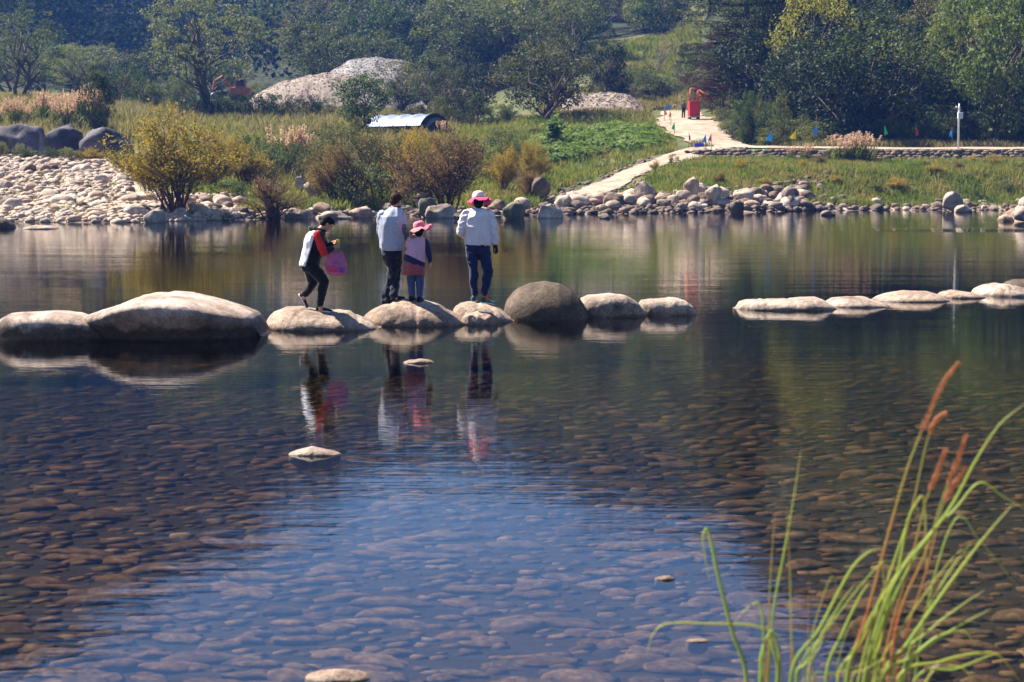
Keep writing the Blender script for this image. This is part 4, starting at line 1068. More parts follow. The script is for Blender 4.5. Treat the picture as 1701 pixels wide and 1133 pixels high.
# plumed silver grass
def plume_clump(seed, H=2.8, n=38, spread=1.2):
    rs = np.random.RandomState(seed); st = MB(); V1 = []; F1 = []; nv_ = 0; PP = []; NNp = []
    blades = []
    for i in range(n):
        a = rs.uniform(0, 6.28); l = rs.uniform(.1, 1) * spread; h = H * rs.uniform(.75, 1.05)
        b = Vector((math.cos(a) * l * .25, math.sin(a) * l * .25, -.1)); e = Vector((math.cos(a) * l, math.sin(a) * l, h))
        st.tube([b, b.lerp(e, .5) + Vector((0, 0, .15)), e], [.02, .016, .008], 4)
        ax = (e - b).normalized()
        for k in range(26):
            u = k / 26; c = e + ax * (u - .55) * .62 + Vector(rs.normal(size=3)) * .035 * (1.6 - u)
            PP.append(c[:]); NNp.append(rs.normal(size=3))
    v, f = leaves(np.array(PP), np.array(NNp), .16, rs, .45, .3)
    B = []; 
    for i in range(150):
        a = rs.uniform(0, 6.28); b = np.array([rs.normal() * .3, rs.normal() * .3, -.1]); l = rs.uniform(.3, 1.1) * spread; h = H * rs.uniform(.35, .7)
        m1 = b + [math.cos(a) * l * .4, math.sin(a) * l * .4, h]; e = b + [math.cos(a) * l, math.sin(a) * l, h * rs.uniform(.6, 1.1)]
        w = np.array([-math.sin(a), math.cos(a), 0]) * .03
        B += [b - w, b + w, m1 + w, m1 - w, e + w * .2, e - w * .2]
    B = np.array(B); q = np.arange(150)[:, None] * 6; fb = np.concatenate([q + [0, 1, 2, 3], q + [3, 2, 4, 5]])
    return st.mesh("stems", [M['twig']]), mesh_np("plumes", v, f, L['plume'], False), mesh_np("blades", B, fb, L['grass'], False)
PL = [plume_clump(200 + i) for i in range(3)]
def plumes(px, ytop, Y, label, grp=None, w=1.0):
    p = gpt(px, Y, -.1); h = V(px, ytop, Y).z - p.z; s = h / 2.9
    r = thing("silver_grass", label, "tall grass", p, rg.uniform(0, 6), grp); r.scale = (s * w, s * w, s)
    for nm, me in zip(("stems", "plumes", "blades"), PL[rg.randrange(3)]): link(nm, me, (0, 0, 0), r)
for k in range(30):
    px = -20 + k * 6.6 + rg.uniform(-4, 4)
    plumes(px, 176 - .20 * max(0, px) + rg.uniform(-8, 14) + (8 if px > 100 else 0), 150 + rg.uniform(-8, 10), "clump of pale pink plumed grass on the bank above the dark boulders", "plumed grass above the dark boulders", .8)
plumes(1395, 228, 127.3, "left half of the big pinkish plumed clump over the retaining wall", None, 1.5)
plumes(1425, 222, 127.6, "right half of the big pinkish plumed clump over the retaining wall", None, 1.7)
plumes(1335, 240, 128, "smaller faded plume clump left of the big one by the wall", None, 1.0)
plumes(1310, 244, 128.2, "thin plume clump farthest left by the wall", None, .8)
plumes(478, 214, 118, "plumed grass rising behind the grey green shrub in the meadow", None, 1.0)
plumes(500, 220, 119, "shorter plumed grass right of the one in the meadow", None, .8)
plumes(735, 203, 150, "pink plumed grass in front of the tunnel's dark mouth", None, 1.0)

# ------------------------------------------------------------ people
def proj(p):
    x, y, z = p[0], p[1], p[2] - CAMH
    d = y * CT - z * ST
    return 850.5 + x / d * F, 566.5 - (y * ST + z * CT) / d * F
def cloth(name, col, var=.12, rough=.85, bd=.004, scale=30):
    return simple(name, col, rough, .15, var, scale, bd, 60, sheen=.15)
M['skin'] = simple('skin', (.50, .27, .18), .55, .35, .08, 20)
M['skin2'] = simple('light skin', (.56, .33, .24), .55, .35, .08, 20)
M['hair'] = simple('black hair', (.010, .008, .008), .75, .15, .5, 60, .003, 120)
M['hairb'] = simple('dark brown hair', (.030, .014, .009), .75, .15, .5, 60, .003, 120)
M['black'] = cloth('black cloth', (.010, .010, .012)); M['blackdim'] = cloth('black knit', (.018, .017, .020))
M['white'] = cloth('white cloth', (.74, .73, .76), .05); M['red'] = cloth('red cloth', (.62, .03, .025))
M['greyj'] = cloth('grey blue jacket', (.36, .39, .48), .12); M['greyd'] = cloth('dark jacket and sleeve shade', (.13, .13, .16), .2)
M['navyt'] = cloth('black blue trousers', (.014, .016, .030), .3); M['jean'] = cloth('blue denim', (.045, .075, .19), .35)
M['jeand'] = cloth('dark navy denim', (.014, .022, .075), .35)
M['pinkj'] = cloth('pale pink cloth', (.62, .36, .46), .08); M['navy'] = cloth('navy cloth', (.02, .022, .075), .2)
M['skirt'] = cloth('dusty red cloth', (.30, .085, .10), .15); M['pinkhat'] = cloth('pink hat cloth', (.72, .20, .25), .08)
M['hotpink'] = cloth('hot pink cloth', (.82, .05, .17), .08); M['cream'] = cloth('cream straw', (.74, .68, .60), .08)
M['linen'] = cloth('white linen', (.66, .62, .66), .06, bd=.006); M['teal'] = cloth('teal shoe', (.02, .09, .10), .2)
M['sole'] = simple('white rubber', (.62, .60, .58), .6); M['orange'] = cloth('orange sock', (.50, .15, .06))
M['eye'] = simple('dark eye', (.01, .008, .006), .2, .5)

def frame(f, up=(0, 0, 1)):
    f = Vector(f).normalized(); s = f.cross(Vector(up)).normalized(); u = s.cross(f)
    return Matrix((s, f, u)).transposed()        # columns: right, forward, up
def head(mb, c, M3, s=1.0):
    """adult head about .22 m high centred at c; M3 columns are right, forward, up"""
    P = lambda x, y, z: Vector(c) + M3 @ (Vector((x, y, z)) * s)
    mb.ell(P(0, -.012, .025), .074 * s, .092 * s, .088 * s, M3)           # cranium
    mb.ell(P(0, .018, -.030), .056 * s, .066 * s, .072 * s, M3)           # face
    mb.ell(P(0, .042, -.082), .032 * s, .030 * s, .026 * s, M3)           # chin
    mb.cap(P(0, .072, .004), P(0, .093, -.034), .009 * s, .013 * s, 8)    # nose
    mb.ell(P(0, .072, .022), .050 * s, .016 * s, .012 * s, M3)            # brow
    mb.ell(P(0, .076, -.058), .022 * s, .013 * s, .006 * s, M3); mb.ell(P(0, .073, -.069), .019 * s, .012 * s, .006 * s, M3)
    for sx in (-1, 1):
        mb.ell(P(.036 * sx, .052, -.025), .022 * s, .022 * s, .026 * s, M3)   # cheek
        mb.ell(P(.077 * sx, -.005, -.012), .010 * s, .020 * s, .033 * s, M3)  # ear
def eyes(root, org, c, M3, s=1.0):
    for sx in (-1, 1):
        mb = MB(); p = Vector(c) + M3 @ (Vector((.031 * sx, .078, .001)) * s); mb.ell(p, .012 * s, .009 * s, .007 * s, M3)
        mb.obj("eye", [M['eye']], root, org)
def hand(mb, w, d, n, s=1.0, curl=.5, thumb=1, grip=.4):
    """w wrist, d direction of the palm, n palm normal (the way the fingers close)"""
    d = Vector(d).normalized(); n = (Vector(n) - d * Vector(n).dot(d)).normalized(); q = d.cross(n)
    w = Vector(w); pl = .085 * s
    for k, o in enumerate((-.024, -.008, .008, .024)):
        mb.cap(w + q * o * .6 * s, w + d * pl + q * o * 1.1 * s, .014 * s, .0115 * s, 8)
    for k, (o, L_) in enumerate(zip((.029, .010, -.010, -.028), (.074, .082, .076, .060))):
        p = w + d * pl + q * o * s; a = curl * .6; r = .0088 * s
        for seg_, fr_ in enumerate((.45, .31, .24)):
            dd = d * math.cos(a) + n * math.sin(a) + q * o * 1.2 * (1 - curl); dd.normalize()
            e = p + dd * L_ * fr_ * s; mb.cap(p, e, r, r * .92, 8); p = e; r *= .93; a += curl * (1.0 + .12 * k)
    p = w + d * .022 * s + q * .024 * s * thumb; a = .75
    for L_ in (.042, .032, .026):
        dd = (d * math.cos(a) + q * thumb * math.sin(a) * (1 - grip) + n * grip * (math.sin(a) + .25)).normalized()
        e = p + dd * L_ * s; mb.cap(p, e, .0115 * s, .0095 * s, 8); p = e; a -= .25
def shoe(root, org, heel, toe, mat, solem, up=(0, 0, 1), w=.044, h=.055, ankle=None):
    """heel and toe are points of the sole"""
    heel = Vector(heel); toe = Vector(toe); d = (toe - heel); L_ = d.length; d.normalize()
    u = Vector(up); u = (u - d * u.dot(d)).normalized(); s = d.cross(u)
    mb = MB(); mb.cap(heel + d * .035 + u * .035, heel + d * .09 + u * .038, .036, .038)
    mb.cap(heel + d * .08 + u * .036, toe - d * .045 + u * .028, .040, .030, rx=.8)
    mb.ell(toe - d * .045 + u * .027, w * .9, .05, .024, Matrix((s, d, u)).transposed())
    if ankle is not None: mb.cap(heel + d * .04 + u * .045, Vector(ankle), .038, .036)
    o = melted("shoe", mb, .007, mat, root, org, 3)
    sb = MB(); rings = []
    for lev in (0.0, .006, .018, .022):
        ring = []
        for k in range(20):
            q = 2 * math.pi * k / 20; x = math.cos(q); y = math.sin(q)
            ww = (w * (.80 + .18 * (x > 0)) + .003) * (1 - .04 * (lev in (0.0, .022)))
            ring.append(heel + d * (L_ / 2 + x * L_ / 2 * (1 - .01 * (lev in (0, .022)))) + s * y * ww + u * lev)
        rings.append(ring)
    sb.loft(rings); sb.obj("sole", [solem], o, org)
def torso(mb, rings, Yb, seg=20, yaw=0):
    """rings: (px centre, py, half width in m, half depth in m, depth offset)"""
    R_ = []
    for px, py, hx, hy, dy in rings:
        c = V(px, py, Yb + dy)
        R_.append([c + Vector((hx * math.cos(q) * math.cos(yaw) - hy * math.sin(q) * math.sin(yaw), hx * math.cos(q) * math.sin(yaw) + hy * math.sin(q) * math.cos(yaw), 0))
                   for q in (2 * math.pi * j / seg for j in range(seg))])
    mb.loft(R_)
def J(Yb, px, py, dy=0): return V(px, py, Yb + dy)
def chain(mb, pts, rads, rx=1.0):
    for a, b, r1, r2 in zip(pts[:-1], pts[1:], rads[:-1], rads[1:]): mb.cap(a, b, r1, r2, 12, 0, rx)
bv = lambda s: [b for k, b in STONE_BVH.items() if s in k][0]

# --- the boy
bst = bv("hoodie"); c1 = contact(531, 517, bst); YB = c1.y
root = thing("person", "boy in white and red hoodie and black trousers stepping right, looking at food", "person", c1)
org = c1; j = lambda px, py, dy=0: J(YB, px, py, dy)
HM = frame(V(560, 396, YB - .01) - V(545, 371, YB)); HM = frame(Vector((.84, .22, -.50)).normalized())
hc = j(543.5, 372, 0)
body = MB(); head(body, hc, HM, .93)
body.cap(j(532, 382), hc + HM @ Vector((0, -.02, -.05)), .052, .048)                       # neck
torso(body, [(527, 383, .09, .12, 0), (523, 392, .12, .15, 0), (519, 410, .11, .13, 0), (515, 430, .11, .12, 0), (514, 446, .10, .12, 0)], YB)
sN, eN, wN = j(529, 391, -.14), j(537, 419, -.17), j(553.5, 412, -.10)
sF, eF, wF = j(529, 391, .14), j(543, 416, .15), j(552, 403, .07)
chain(body, [sN, eN, wN], [.045, .036, .024]); chain(body, [sF, eF, wF], [.045, .036, .024])
hand(body, wN, (.8, .25, .35), (-.2, .9, .35), .88, .9, -1, .7); hand(body, wF, (.85, -.25, .12), (-.1, -.9, .3), .88, .9, 1, .7)
hipN, knN, anN = j(517, 443, -.075), j(538, 466, -.08), j(531.5, 507, -.06)
hipF, knF, anF = j(515, 443, .075), j(520, 470, .10), j(506.5, 490, .10)
chain(body, [hipN, knN, anN], [.075, .05, .034]); chain(body, [hipF, knF, anF], [.075, .05, .034])
fN = c1 + Vector((-.055, 0, .0)); 
body.cap(anN, j(533, 514, -.06), .034, .03); body.cap(anF, j(503, 497, .10), .034, .03)
melted("body", body, .0065, M['skin'], root, org, 2)
eyes(root, org, hc, HM, .93)
hb = MB(); hb.ell(hc + HM @ Vector((0, -.025, .040)), .080, .094, .080, HM); hb.ell(hc + HM @ Vector((0, -.055, -.005)), .070, .055, .060, HM)
hb.ell(hc + HM @ Vector((0, .040, .068)), .066, .045, .034, HM); hb.cap(hc + HM @ Vector((-.03, .075, .06)), hc + HM @ Vector((.03, .083, .045)), .016, .014)
melted("hair", hb, .006, M['hair'], root, org, 2, .004, 45)
ho = MB(); torso(ho, [(531, 379.5, .065, .085, 0), (528, 384, .105, .14, 0), (524.5, 390, .135, .185, 0), (522, 400, .150, .19, 0), (521, 412, .152, .18, 0), (518, 424, .148, .175, 0), (515, 434, .145, .175, 0), (513.5, 441.5, .142, .17, 0)], YB)
def boyfn(p):
    px, py = proj(p); return 0 if px < 524 - (py - 386) * .30 + 0.2 * math.sin(py) else 1
melted("hoodie", ho, .009, [M['white'], M['black']], root, org, 5, .010, 9, boyfn, (1, 1, .5))
for s_, e_, w_, dd in ((sN, eN, wN, -.01), (sF, eF, wF, .01)):
    sl = MB(); w2 = e_.lerp(w_, .86); chain(sl, [s_ + Vector((-.01, 0, .005)), s_.lerp(e_, .5), e_, w2], [.075, .066, .058, .040])
    lim = e_.lerp(w_, .28); ax = (w_ - e_).normalized()
    melted("sleeve", sl, .008, [M['red'], M['blackdim']], root, org, 4, .008, 14, lambda p, l=lim, a=ax: 1 if (Vector(p) - l).dot(a) > 0 else 0)
hd = MB(); 
for q in range(11):
    a = R(25 + 31 * q * 1.0); c = j(529.5, 379.5) + Vector((math.cos(a) * .085, math.sin(a) * .10, -.012 - .028 * math.cos(a)))
    a2 = R(25 + 31 * (q + 1)); c2 = j(529.5, 379.5) + Vector((math.cos(a2) * .085, math.sin(a2) * .10, -.012 - .028 * math.cos(a2)))
    hd.cap(c, c2, .026, .026)
hd.ell(j(519.5, 380.5), .075, .10, .040, Matrix.Rotation(.35, 3, 'Y'))
melted("hood", hd, .008, M['black'], root, org, 3, .006, 18)
tr_ = MB(); torso(tr_, [(514, 437, .135, .155, 0), (515, 444, .14, .16, 0), (516, 450, .12, .15, 0)], YB)
chain(tr_, [hipN, hipN.lerp(knN, .5), knN, knN.lerp(anN, .5), anN + Vector((0, 0, .03))], [.100, .090, .074, .066, .056]); chain(tr_, [hipF, hipF.lerp(knF, .5), knF, anF + Vector((.01, 0, .02))], [.100, .088, .070, .052])
melted("trousers", tr_, .009, M['black'], root, org, 4, .010, 12)
shoe(root, org, c1 + Vector((-.062, 0, .0)), c1 + Vector((.19, 0, -.022)), M['black'], M['sole'], (.1, 0, 1), ankle=anN)
shoe(root, org, j(495.5, 488.5, .12), j(508.5, 512.5, .12) , M['black'], M['sole'], (.85, 0, .5), ankle=anF)
# what he holds
fd = MB(); fc = (wN + wF) / 2 + Vector((.062, .015, .045))
fd.ell(fc, .035, .04, .034); fd.ell(fc + Vector((.02, 0, .02)), .022, .025, .02)
o = link("fruit", fd.mesh("fruit", [simple('yellow red fruit', (.65, .42, .06), .5, .4, .5, 30)], True, fc), fc); tag(o, "yellow and red piece of food held up in the boy's hands", "food")
# the bag
M['bagm'] = None; m, t, out = newmat('pink plastic film')
b_ = bsdf(t, None, (.80, .25, .62), .35, .5, bump(t, nz(t, coord(t), 14, 4, .6), 1.0, .02)); tb = t.nodes.new("ShaderNodeBsdfTranslucent"); tb.inputs[0].default_value = (.9, .35, .75, 1)
tp = t.nodes.new("ShaderNodeBsdfTransparent"); tp.inputs[0].default_value = (1, .72, .95, 1)
m1 = t.nodes.new("ShaderNodeMixShader"); m1.inputs[0].default_value = .45; m2 = t.nodes.new("ShaderNodeMixShader"); m2.inputs[0].default_value = .70
t.links.new(b_.outputs[0], m1.inputs[1]); t.links.new(tb.outputs[0], m1.inputs[2]); t.links.new(m1.outputs[0], m2.inputs[1]); t.links.new(tp.outputs[0], m2.inputs[2]); t.links.new(m2.outputs[0], out.inputs[0]); M['bagm'] = m
bo = j(557.5, 440, -.12); br = thing("plastic_bag", "thin pink plastic carrier bag with coloured packets hanging from the boy's hand", "bag", bo)
bg_ = MB(); rings = []
for px, py, hx, hy in ((562, 457.5, .03, .02), (559, 454.5, .13, .05), (557.5, 447, .158, .075), (557, 437, .155, .08), (556.5, 429, .14, .06), (555, 424, .115, .035), (553.5, 421, .085, .016)):
    c = j(px, py, -.12); rings.append([c + Vector((hx * math.cos(q) * (1 + .07 * math.sin(5 * q + py)), hy * math.sin(q) * (1 + .12 * math.sin(4 * q + py)), .006 * math.sin(6 * q + py))) for q in (2 * math.pi * k / 32 for k in range(32))])
bg_.loft(rings, close=False); bg_.add([*rings[0]], [tuple(range(32))[::-1]]); bg_.obj("sack", [M['bagm']], br, bo)
for pts in ([(545, 425), (548, 419), (552, 414.5), (555.5, 413), (557, 416), (556, 421), (555, 425)], [(560, 427), (562, 420.5), (566, 418), (570, 421), (571, 429), (571.5, 436)]):
    hb = MB(); hb.tube([j(a, b, -.12) for a, b in pts], [.016, .013, .010, .009, .010, .013, .016][:len(pts)], 8, rx=.35, up=(0, 1, 0)); hb.obj("handle", [M['bagm']], br, bo)
for (px, py), sz, col, lab, rz in (((549, 446), (.055, .025, .04), (.55, .02, .03), "small red packet at the left in the pink bag", .3), ((557, 447), (.032, .025, .05), (.5, .04, .06), "red and white packet in the middle of the pink bag", -.2),
                             ((567, 448), (.042, .03, .042), (.12, .05, .30), "purple packet at the right in the pink bag", .2), ((560, 436), (.055, .028, .026), (.16, .17, .17), "dark grey packet lying on top in the pink bag", .1)):
    pc = j(px, py, -.12); pk = MB(); pk.box(pc, *sz, Matrix.Rotation(rz, 3, 'Y')); o = pk.obj("snack_packet", [simple('packet', col, .35, .5, .35, 25)], None, pc, False, .008); tag(o, lab, "packet")

# --- the man
bst = bv("little girl"); c1 = contact(643, 504.5, bst) or V(643, 504.5, 26); YM = c1.y; c2 = contact(658, 499, bst) or c1
org = c1; root = thing("person", "man in light grey jacket and dark trousers from behind, holding the girl's arm", "person", c1)
j = lambda px, py, dy=0: J(YM, px, py, dy)
HM = frame(Vector((.55, .80, -.24))); hc = j(658.5, 334.5, .10)
body = MB(); head(body, hc, HM, 1.0); body.cap(j(655, 350, .04), hc + HM @ Vector((0, -.02, -.05)), .058, .054)
torso(body, [(654, 351, .12, .08, .04), (651, 360, .16, .10, .02), (650, 380, .145, .10, 0), (651, 400, .13, .10, 0), (651, 418, .13, .11, 0)], YM)
sL, eL, wL = j(635, 358, .02), j(633, 384, .04), j(643, 398, .22); sR, eR, wR = j(666, 358, .04), j(668.5, 383, .0), j(677.5, 396, .09)
chain(body, [sL, eL, wL], [.05, .042, .028]); chain(body, [sR, eR, wR], [.05, .042, .028])
hand(body, wL, (.6, .6, .1), (.5, -.2, .6), 1.0, .7, 1); hand(body, wR, (.75, .35, .25), (.35, -.85, -.1), 1.0, .8, 1, .6)
hL, kL, aL = j(645, 416, -.02), j(653, 449, -.02), j(641.5, 493, 0); hR, kR, aR = j(657, 416, .03), j(658, 450, .12), j(654.5, 489, .18)
aL = Vector((aL.x, c1.y + .02, aL.z)); c2v = c2; aR = Vector((j(655, 489).x, c2.y, j(655, 489).z))
chain(body, [hL, kL, aL], [.09, .058, .038]); chain(body, [hR, kR, aR], [.09, .058, .038])
body.cap(aL, c1 + Vector((.02, 0, .035)), .038, .03); body.cap(aR, c2 + Vector((.0, 0, .035)), .038, .03)
melted("body", body, .007, M['skin'], root, org, 2); eyes(root, org, hc, HM)
hb = MB(); hb.ell(hc + HM @ Vector((0, -.022, .040)), .085, .100, .086, HM); hb.ell(hc + HM @ Vector((0, -.062, -.010)), .072, .050, .066, HM); hb.ell(hc + HM @ Vector((0, .035, .075)), .066, .05, .036, HM)
melted("hair", hb, .006, M['hairb'], root, org, 2, .005, 45)
jk = MB(); torso(jk, [(656, 345.5, .075, .075, .05), (655, 348.5, .115, .10, .04), (652, 352.5, .165, .125, .03), (650.5, 360, .190, .145, .01), (649.5, 372, .185, .155, 0), (649.5, 388, .178, .155, 0), (651, 402, .176, .155, 0), (651.5, 411, .172, .15, 0), (651.5, 413.5, .165, .145, 0)], YM)
melted("jacket", jk, .009, M['greyj'], root, org, 5, .022, 7, None, (1, 1, .35), 5)
for s_, e_, w_, r0 in ((sL, eL, wL, .078), (sR, eR, wR, .08)):
    sl = MB(); chain(sl, [s_, s_.lerp(e_, .5), e_, e_.lerp(w_, .8)], [r0, .074, .066, .045]); lim = s_.lerp(e_, .62); ax = (e_ - s_).normalized()
    melted("sleeve", sl, .008, [M['greyj'], M['greyd']], root, org, 4, .012, 12, (lambda p, l=lim, a=ax: 1 if (Vector(p) - l).dot(a) > 0 else 0) if s_ is sR else (lambda p: 0))  # shadow on the lower right sleeve is painted in as darker grey
cl = MB(); 
for q in range(12):
    a = R(30 * q); a2 = R(30 * q + 30); f_ = lambda a: j(656, 344.5, .055) + Vector((math.cos(a) * .066, math.sin(a) * .066, .014 * math.sin(a + .8)))
    cl.cap(f_(a), f_(a2), .018, .018)
melted("collar", cl, .007, M['navy'], root, org, 2)
rb = MB(); torso(rb, [(651.5, 409.5, .176, .154, 0), (651.5, 411, .178, .156, 0), (651.5, 415.5, .170, .150, 0), (651.5, 416.5, .160, .14, 0)], YM); melted("waistband", rb, .009, M['greyj'], root, org, 1)
tr_ = MB(); torso(tr_, [(651.5, 412, .15, .13, 0), (651.5, 420, .155, .14, 0), (652, 427, .13, .13, 0)], YM)
chain(tr_, [hL, hL.lerp(kL, .5), kL, kL.lerp(aL, .5), aL, c1 + Vector((.01, 0, .07))], [.112, .095, .078, .068, .066, .062]); chain(tr_, [hR, hR.lerp(kR, .5), kR, kR.lerp(aR, .5), aR, c2 + Vector((-.02, 0, .07))], [.108, .092, .074, .066, .062, .058])
melted("trousers", tr_, .009, M['navyt'], root, org, 4, .018, 8)
shoe(root, org, c1 + Vector((-.08, -.03, 0)), c1 + Vector((.13, .13, .01)), M['black'], M['black'], w=.05)
shoe(root, org, c2 + Vector((-.08, -.02, 0)), c2 + Vector((.13, .12, .005)), M['black'], M['black'], w=.05)

# --- the girl
c1 = contact(684.5, 500, bst) or V(684, 500, 26); c2 = contact(697.5, 501.5, bst) or V(697, 501, 26); YG = (c1.y + c2.y) / 2
org = (c1 + c2) / 2; root = thing("person", "little girl in pale pink jacket, dusty red skirt and pink hat", "person", org)
j = lambda px, py, dy=0: J(YG, px, py, dy)
HM = frame(Vector((.35, .93, -.1))); hc = j(698, 383.5, .01)
body = MB(); head(body, hc, HM, .86); body.cap(j(696.5, 396), hc + HM @ Vector((0, -.02, -.05)), .042, .042)
torso(body, [(696, 397, .08, .06, 0), (694, 404, .115, .08, 0), (691, 420, .11, .085, 0), (689, 436, .115, .09, 0), (689, 450, .12, .095, 0)], YG)
sL, eL, wL = j(684, 402), j(678, 408, .02), j(680.5, 395.5, .02); sR, eR, wR = j(706, 402), j(712, 420, -.01), j(715, 435.5, -.02)
chain(body, [sL, eL, wL], [.035, .030, .021]); chain(body, [sR, eR, wR], [.036, .030, .021])
hand(body, wL, (.1, .2, .95), (.9, -.1, 0), .72, .9, 1); hand(body, wR, (.12, .1, -1), (-.9, .1, 0), .72, .55, 1)
hL, kL, aL = j(682.5, 450), j(683, 474, .01), Vector((c1.x, c1.y, j(684, 492).z)); hR, kR, aR = j(696.5, 450), j(697.5, 474, .01), Vector((c2.x, c2.y, j(697, 493).z))
chain(body, [hL, kL, aL], [.058, .042, .028]); chain(body, [hR, kR, aR], [.058, .042, .028]); body.cap(aL, c1 + Vector((0, 0, .03)), .028, .024); body.cap(aR, c2 + Vector((0, 0, .03)), .028, .024)
melted("body", body, .0065, M['skin2'], root, org, 2); eyes(root, org, hc, HM, .86)
hb = MB(); hb.ell(hc + HM @ Vector((0, -.022, .030)), .076, .086, .072, HM); hb.ell(hc + HM @ Vector((0, -.048, -.035)), .066, .042, .06, HM); melted("hair", hb, .006, M['hair'], root, org, 2, .005, 45)
jk = MB(); torso(jk, [(697, 393.5, .055, .05, 0), (696.5, 396.5, .085, .075, 0), (695, 401, .130, .100, 0), (693, 410, .145, .115, 0), (690.5, 420, .155, .125, 0), (688.5, 429, .162, .130, 0), (688, 436, .162, .132, 0), (688, 440, .155, .125, 0)], YG)
def girlfn(p):
    px, py = proj(p); return 1 if py > 421 + (px - 670) * .58 - 5.5 else 0
me_ = melt(jk, .009, 4, .010, 11, (1, 1, .6), 8)
# slant the hem: the right side hangs lower than the left
co = np.zeros(len(me_.vertices) * 3, np.float32); me_.vertices.foreach_get("co", co); co = co.reshape(-1, 3)
zt_, zb = co[:, 2].max(), co[:, 2].min(); q = np.clip((zt_ - co[:, 2]) / (zt_ - zb) - .45, 0, 1) / .55
co[:, 2] += q * (.075 - (co[:, 0] - co[:, 0].min()) / (co[:, 0].max() - co[:, 0].min()) * .135)
c_ = MB(); 
cen = [proj(np.mean([co[i] for i in p.vertices], 0)) for p in me_.polygons]
me_.materials.clear(); me_.materials.append(M['pinkj']); me_.materials.append(M['navy'])
me_.polygons.foreach_set("material_index", np.array([1 if b > 424 + (a - 670) * .46 - 4.0 else 0 for a, b in cen], np.int32))
me_.vertices.foreach_set("co", (co - np.array(org, np.float32)).ravel().astype(np.float32)); me_.polygons.foreach_set("use_smooth", np.ones(len(me_.polygons), bool)); me_.update(); me_.name = "jacket"; link("jacket", me_, (0, 0, 0), root)
for s_, e_, w_, mt in ((sL, eL, wL, 'pinkj'), (sR, eR, wR, 'navy')):
    sl = MB(); chain(sl, [s_, s_.lerp(e_, .5), e_, e_.lerp(w_, .88)], [.055, .052, .046, .033]); melted("sleeve", sl, .007, M[mt], root, org, 3, .007, 14)
sk = MB(); Rr = []
for px, py, hx, hy in ((688.5, 424, .135, .11), (688, 432, .15, .12), (687.5, 444, .160, .135), (687, 456.5, .170, .145), (687, 456.8, .155, .13), (688, 440, .13, .10)):
    c = j(px, py); Rr.append([c + Vector((hx * math.cos(q) * (1 + .05 * math.sin(9 * q) * (py > 430)), hy * math.sin(q) * (1 + .05 * math.sin(9 * q) * (py > 430)), .006 * math.sin(4 * q) * (py > 450))) for q in (2 * math.pi * k / 54 for k in range(54))])
sk.loft(Rr); sk.obj("skirt", [M['skirt']], root, org)
tr_ = MB(); torso(tr_, [(689, 446, .12, .095, 0), (689, 454, .115, .09, 0)], YG); chain(tr_, [hL, hL.lerp(kL, .5), kL, aL], [.070, .064, .054, .042]); chain(tr_, [hR, hR.lerp(kR, .5), kR, aR], [.070, .066, .056, .042]); melted("jeans", tr_, .007, M['jean'], root, org, 3, .008, 14)
for c_, a_ in ((c1, aL), (c2, aR)): shoe(root, org, c_ + Vector((-.03, -.06, 0)), c_ + Vector((.04, .11, .01)), M['black'], M['black'], w=.038, ankle=a_)
def brim_hat(root, org, c, HM, rc, hc_, rb, crown_m, brim_m, waves, amp, droop, seed, flower=None, fm=None, fr_=.05, flat=.25):
    P = lambda x, y, z: Vector(c) + HM @ Vector((x, y, z))
    h_ = link("hat", None, (0, 0, 0), root)
    cr = MB(); rings = []
    for z, r in ((-.005, rc * 1.03), (.02, rc * 1.02), (hc_ * .55, rc * .97), (hc_ * .82, rc * .86), (hc_ * .96, rc * .6), (hc_, rc * flat)):
        rings.append([P(r * math.cos(q), r * 1.08 * math.sin(q), z) for q in (2 * math.pi * k / 32 for k in range(32))])
    cr.loft(rings); cr.obj("crown", [crown_m], h_, org)
    bm_ = MB(); top = []; bot = []
    for i in range(9):
        u = i / 8; r = rc * .96 + (rb - rc) * u; rt = []; rbm = []
        for k in range(72):
            q = 2 * math.pi * k / 72; w = amp * u ** 1.4 * (math.sin(waves * q + seed) + .5 * math.sin(waves * 1.7 * q + seed * 2))
            rr = r * (1 + .06 * u * math.sin(3 * q + seed)); z = .006 - droop * u ** 1.5 + w
            rt.append(P(rr * math.cos(q), rr * math.sin(q) * 1.02, z)); rbm.append(P(rr * math.cos(q), rr * math.sin(q) * 1.02, z - .006))
        top.append(rt); bot.append(rbm)
    bm_.loft(top + bot[::-1] + [top[0]], close=False); bm_.obj("brim", [brim_m], h_, org)
    if flower:
        fl = MB(); fc = Vector(flower); rs = random.Random(seed)
        for k in range(9):
            a = k * 2.4; d = Vector((math.cos(a) * .6, math.sin(a) * .5, math.sin(k * 1.7) * .6)) * fr_ * (.35 + .07 * k)
            fl.ell(fc + d, fr_ * .5, fr_ * .4, fr_ * .42, Matrix.Rotation(a, 3, 'X'))
        melted("bow", fl, .006, fm, h_, org, 1, .004, 30)
HT = HM @ Matrix.Rotation(R(-14), 3, 'Y') @ Matrix.Rotation(R(8), 3, 'X')
brim_hat(root, org, hc + Vector((-.01, -.01, .055)), HT, .090, .095, .170, M['pinkhat'], M['pinkhat'], 6, .016, .055, 2, j(712, 378, -.06), M['pinkhat'], .062, .3)

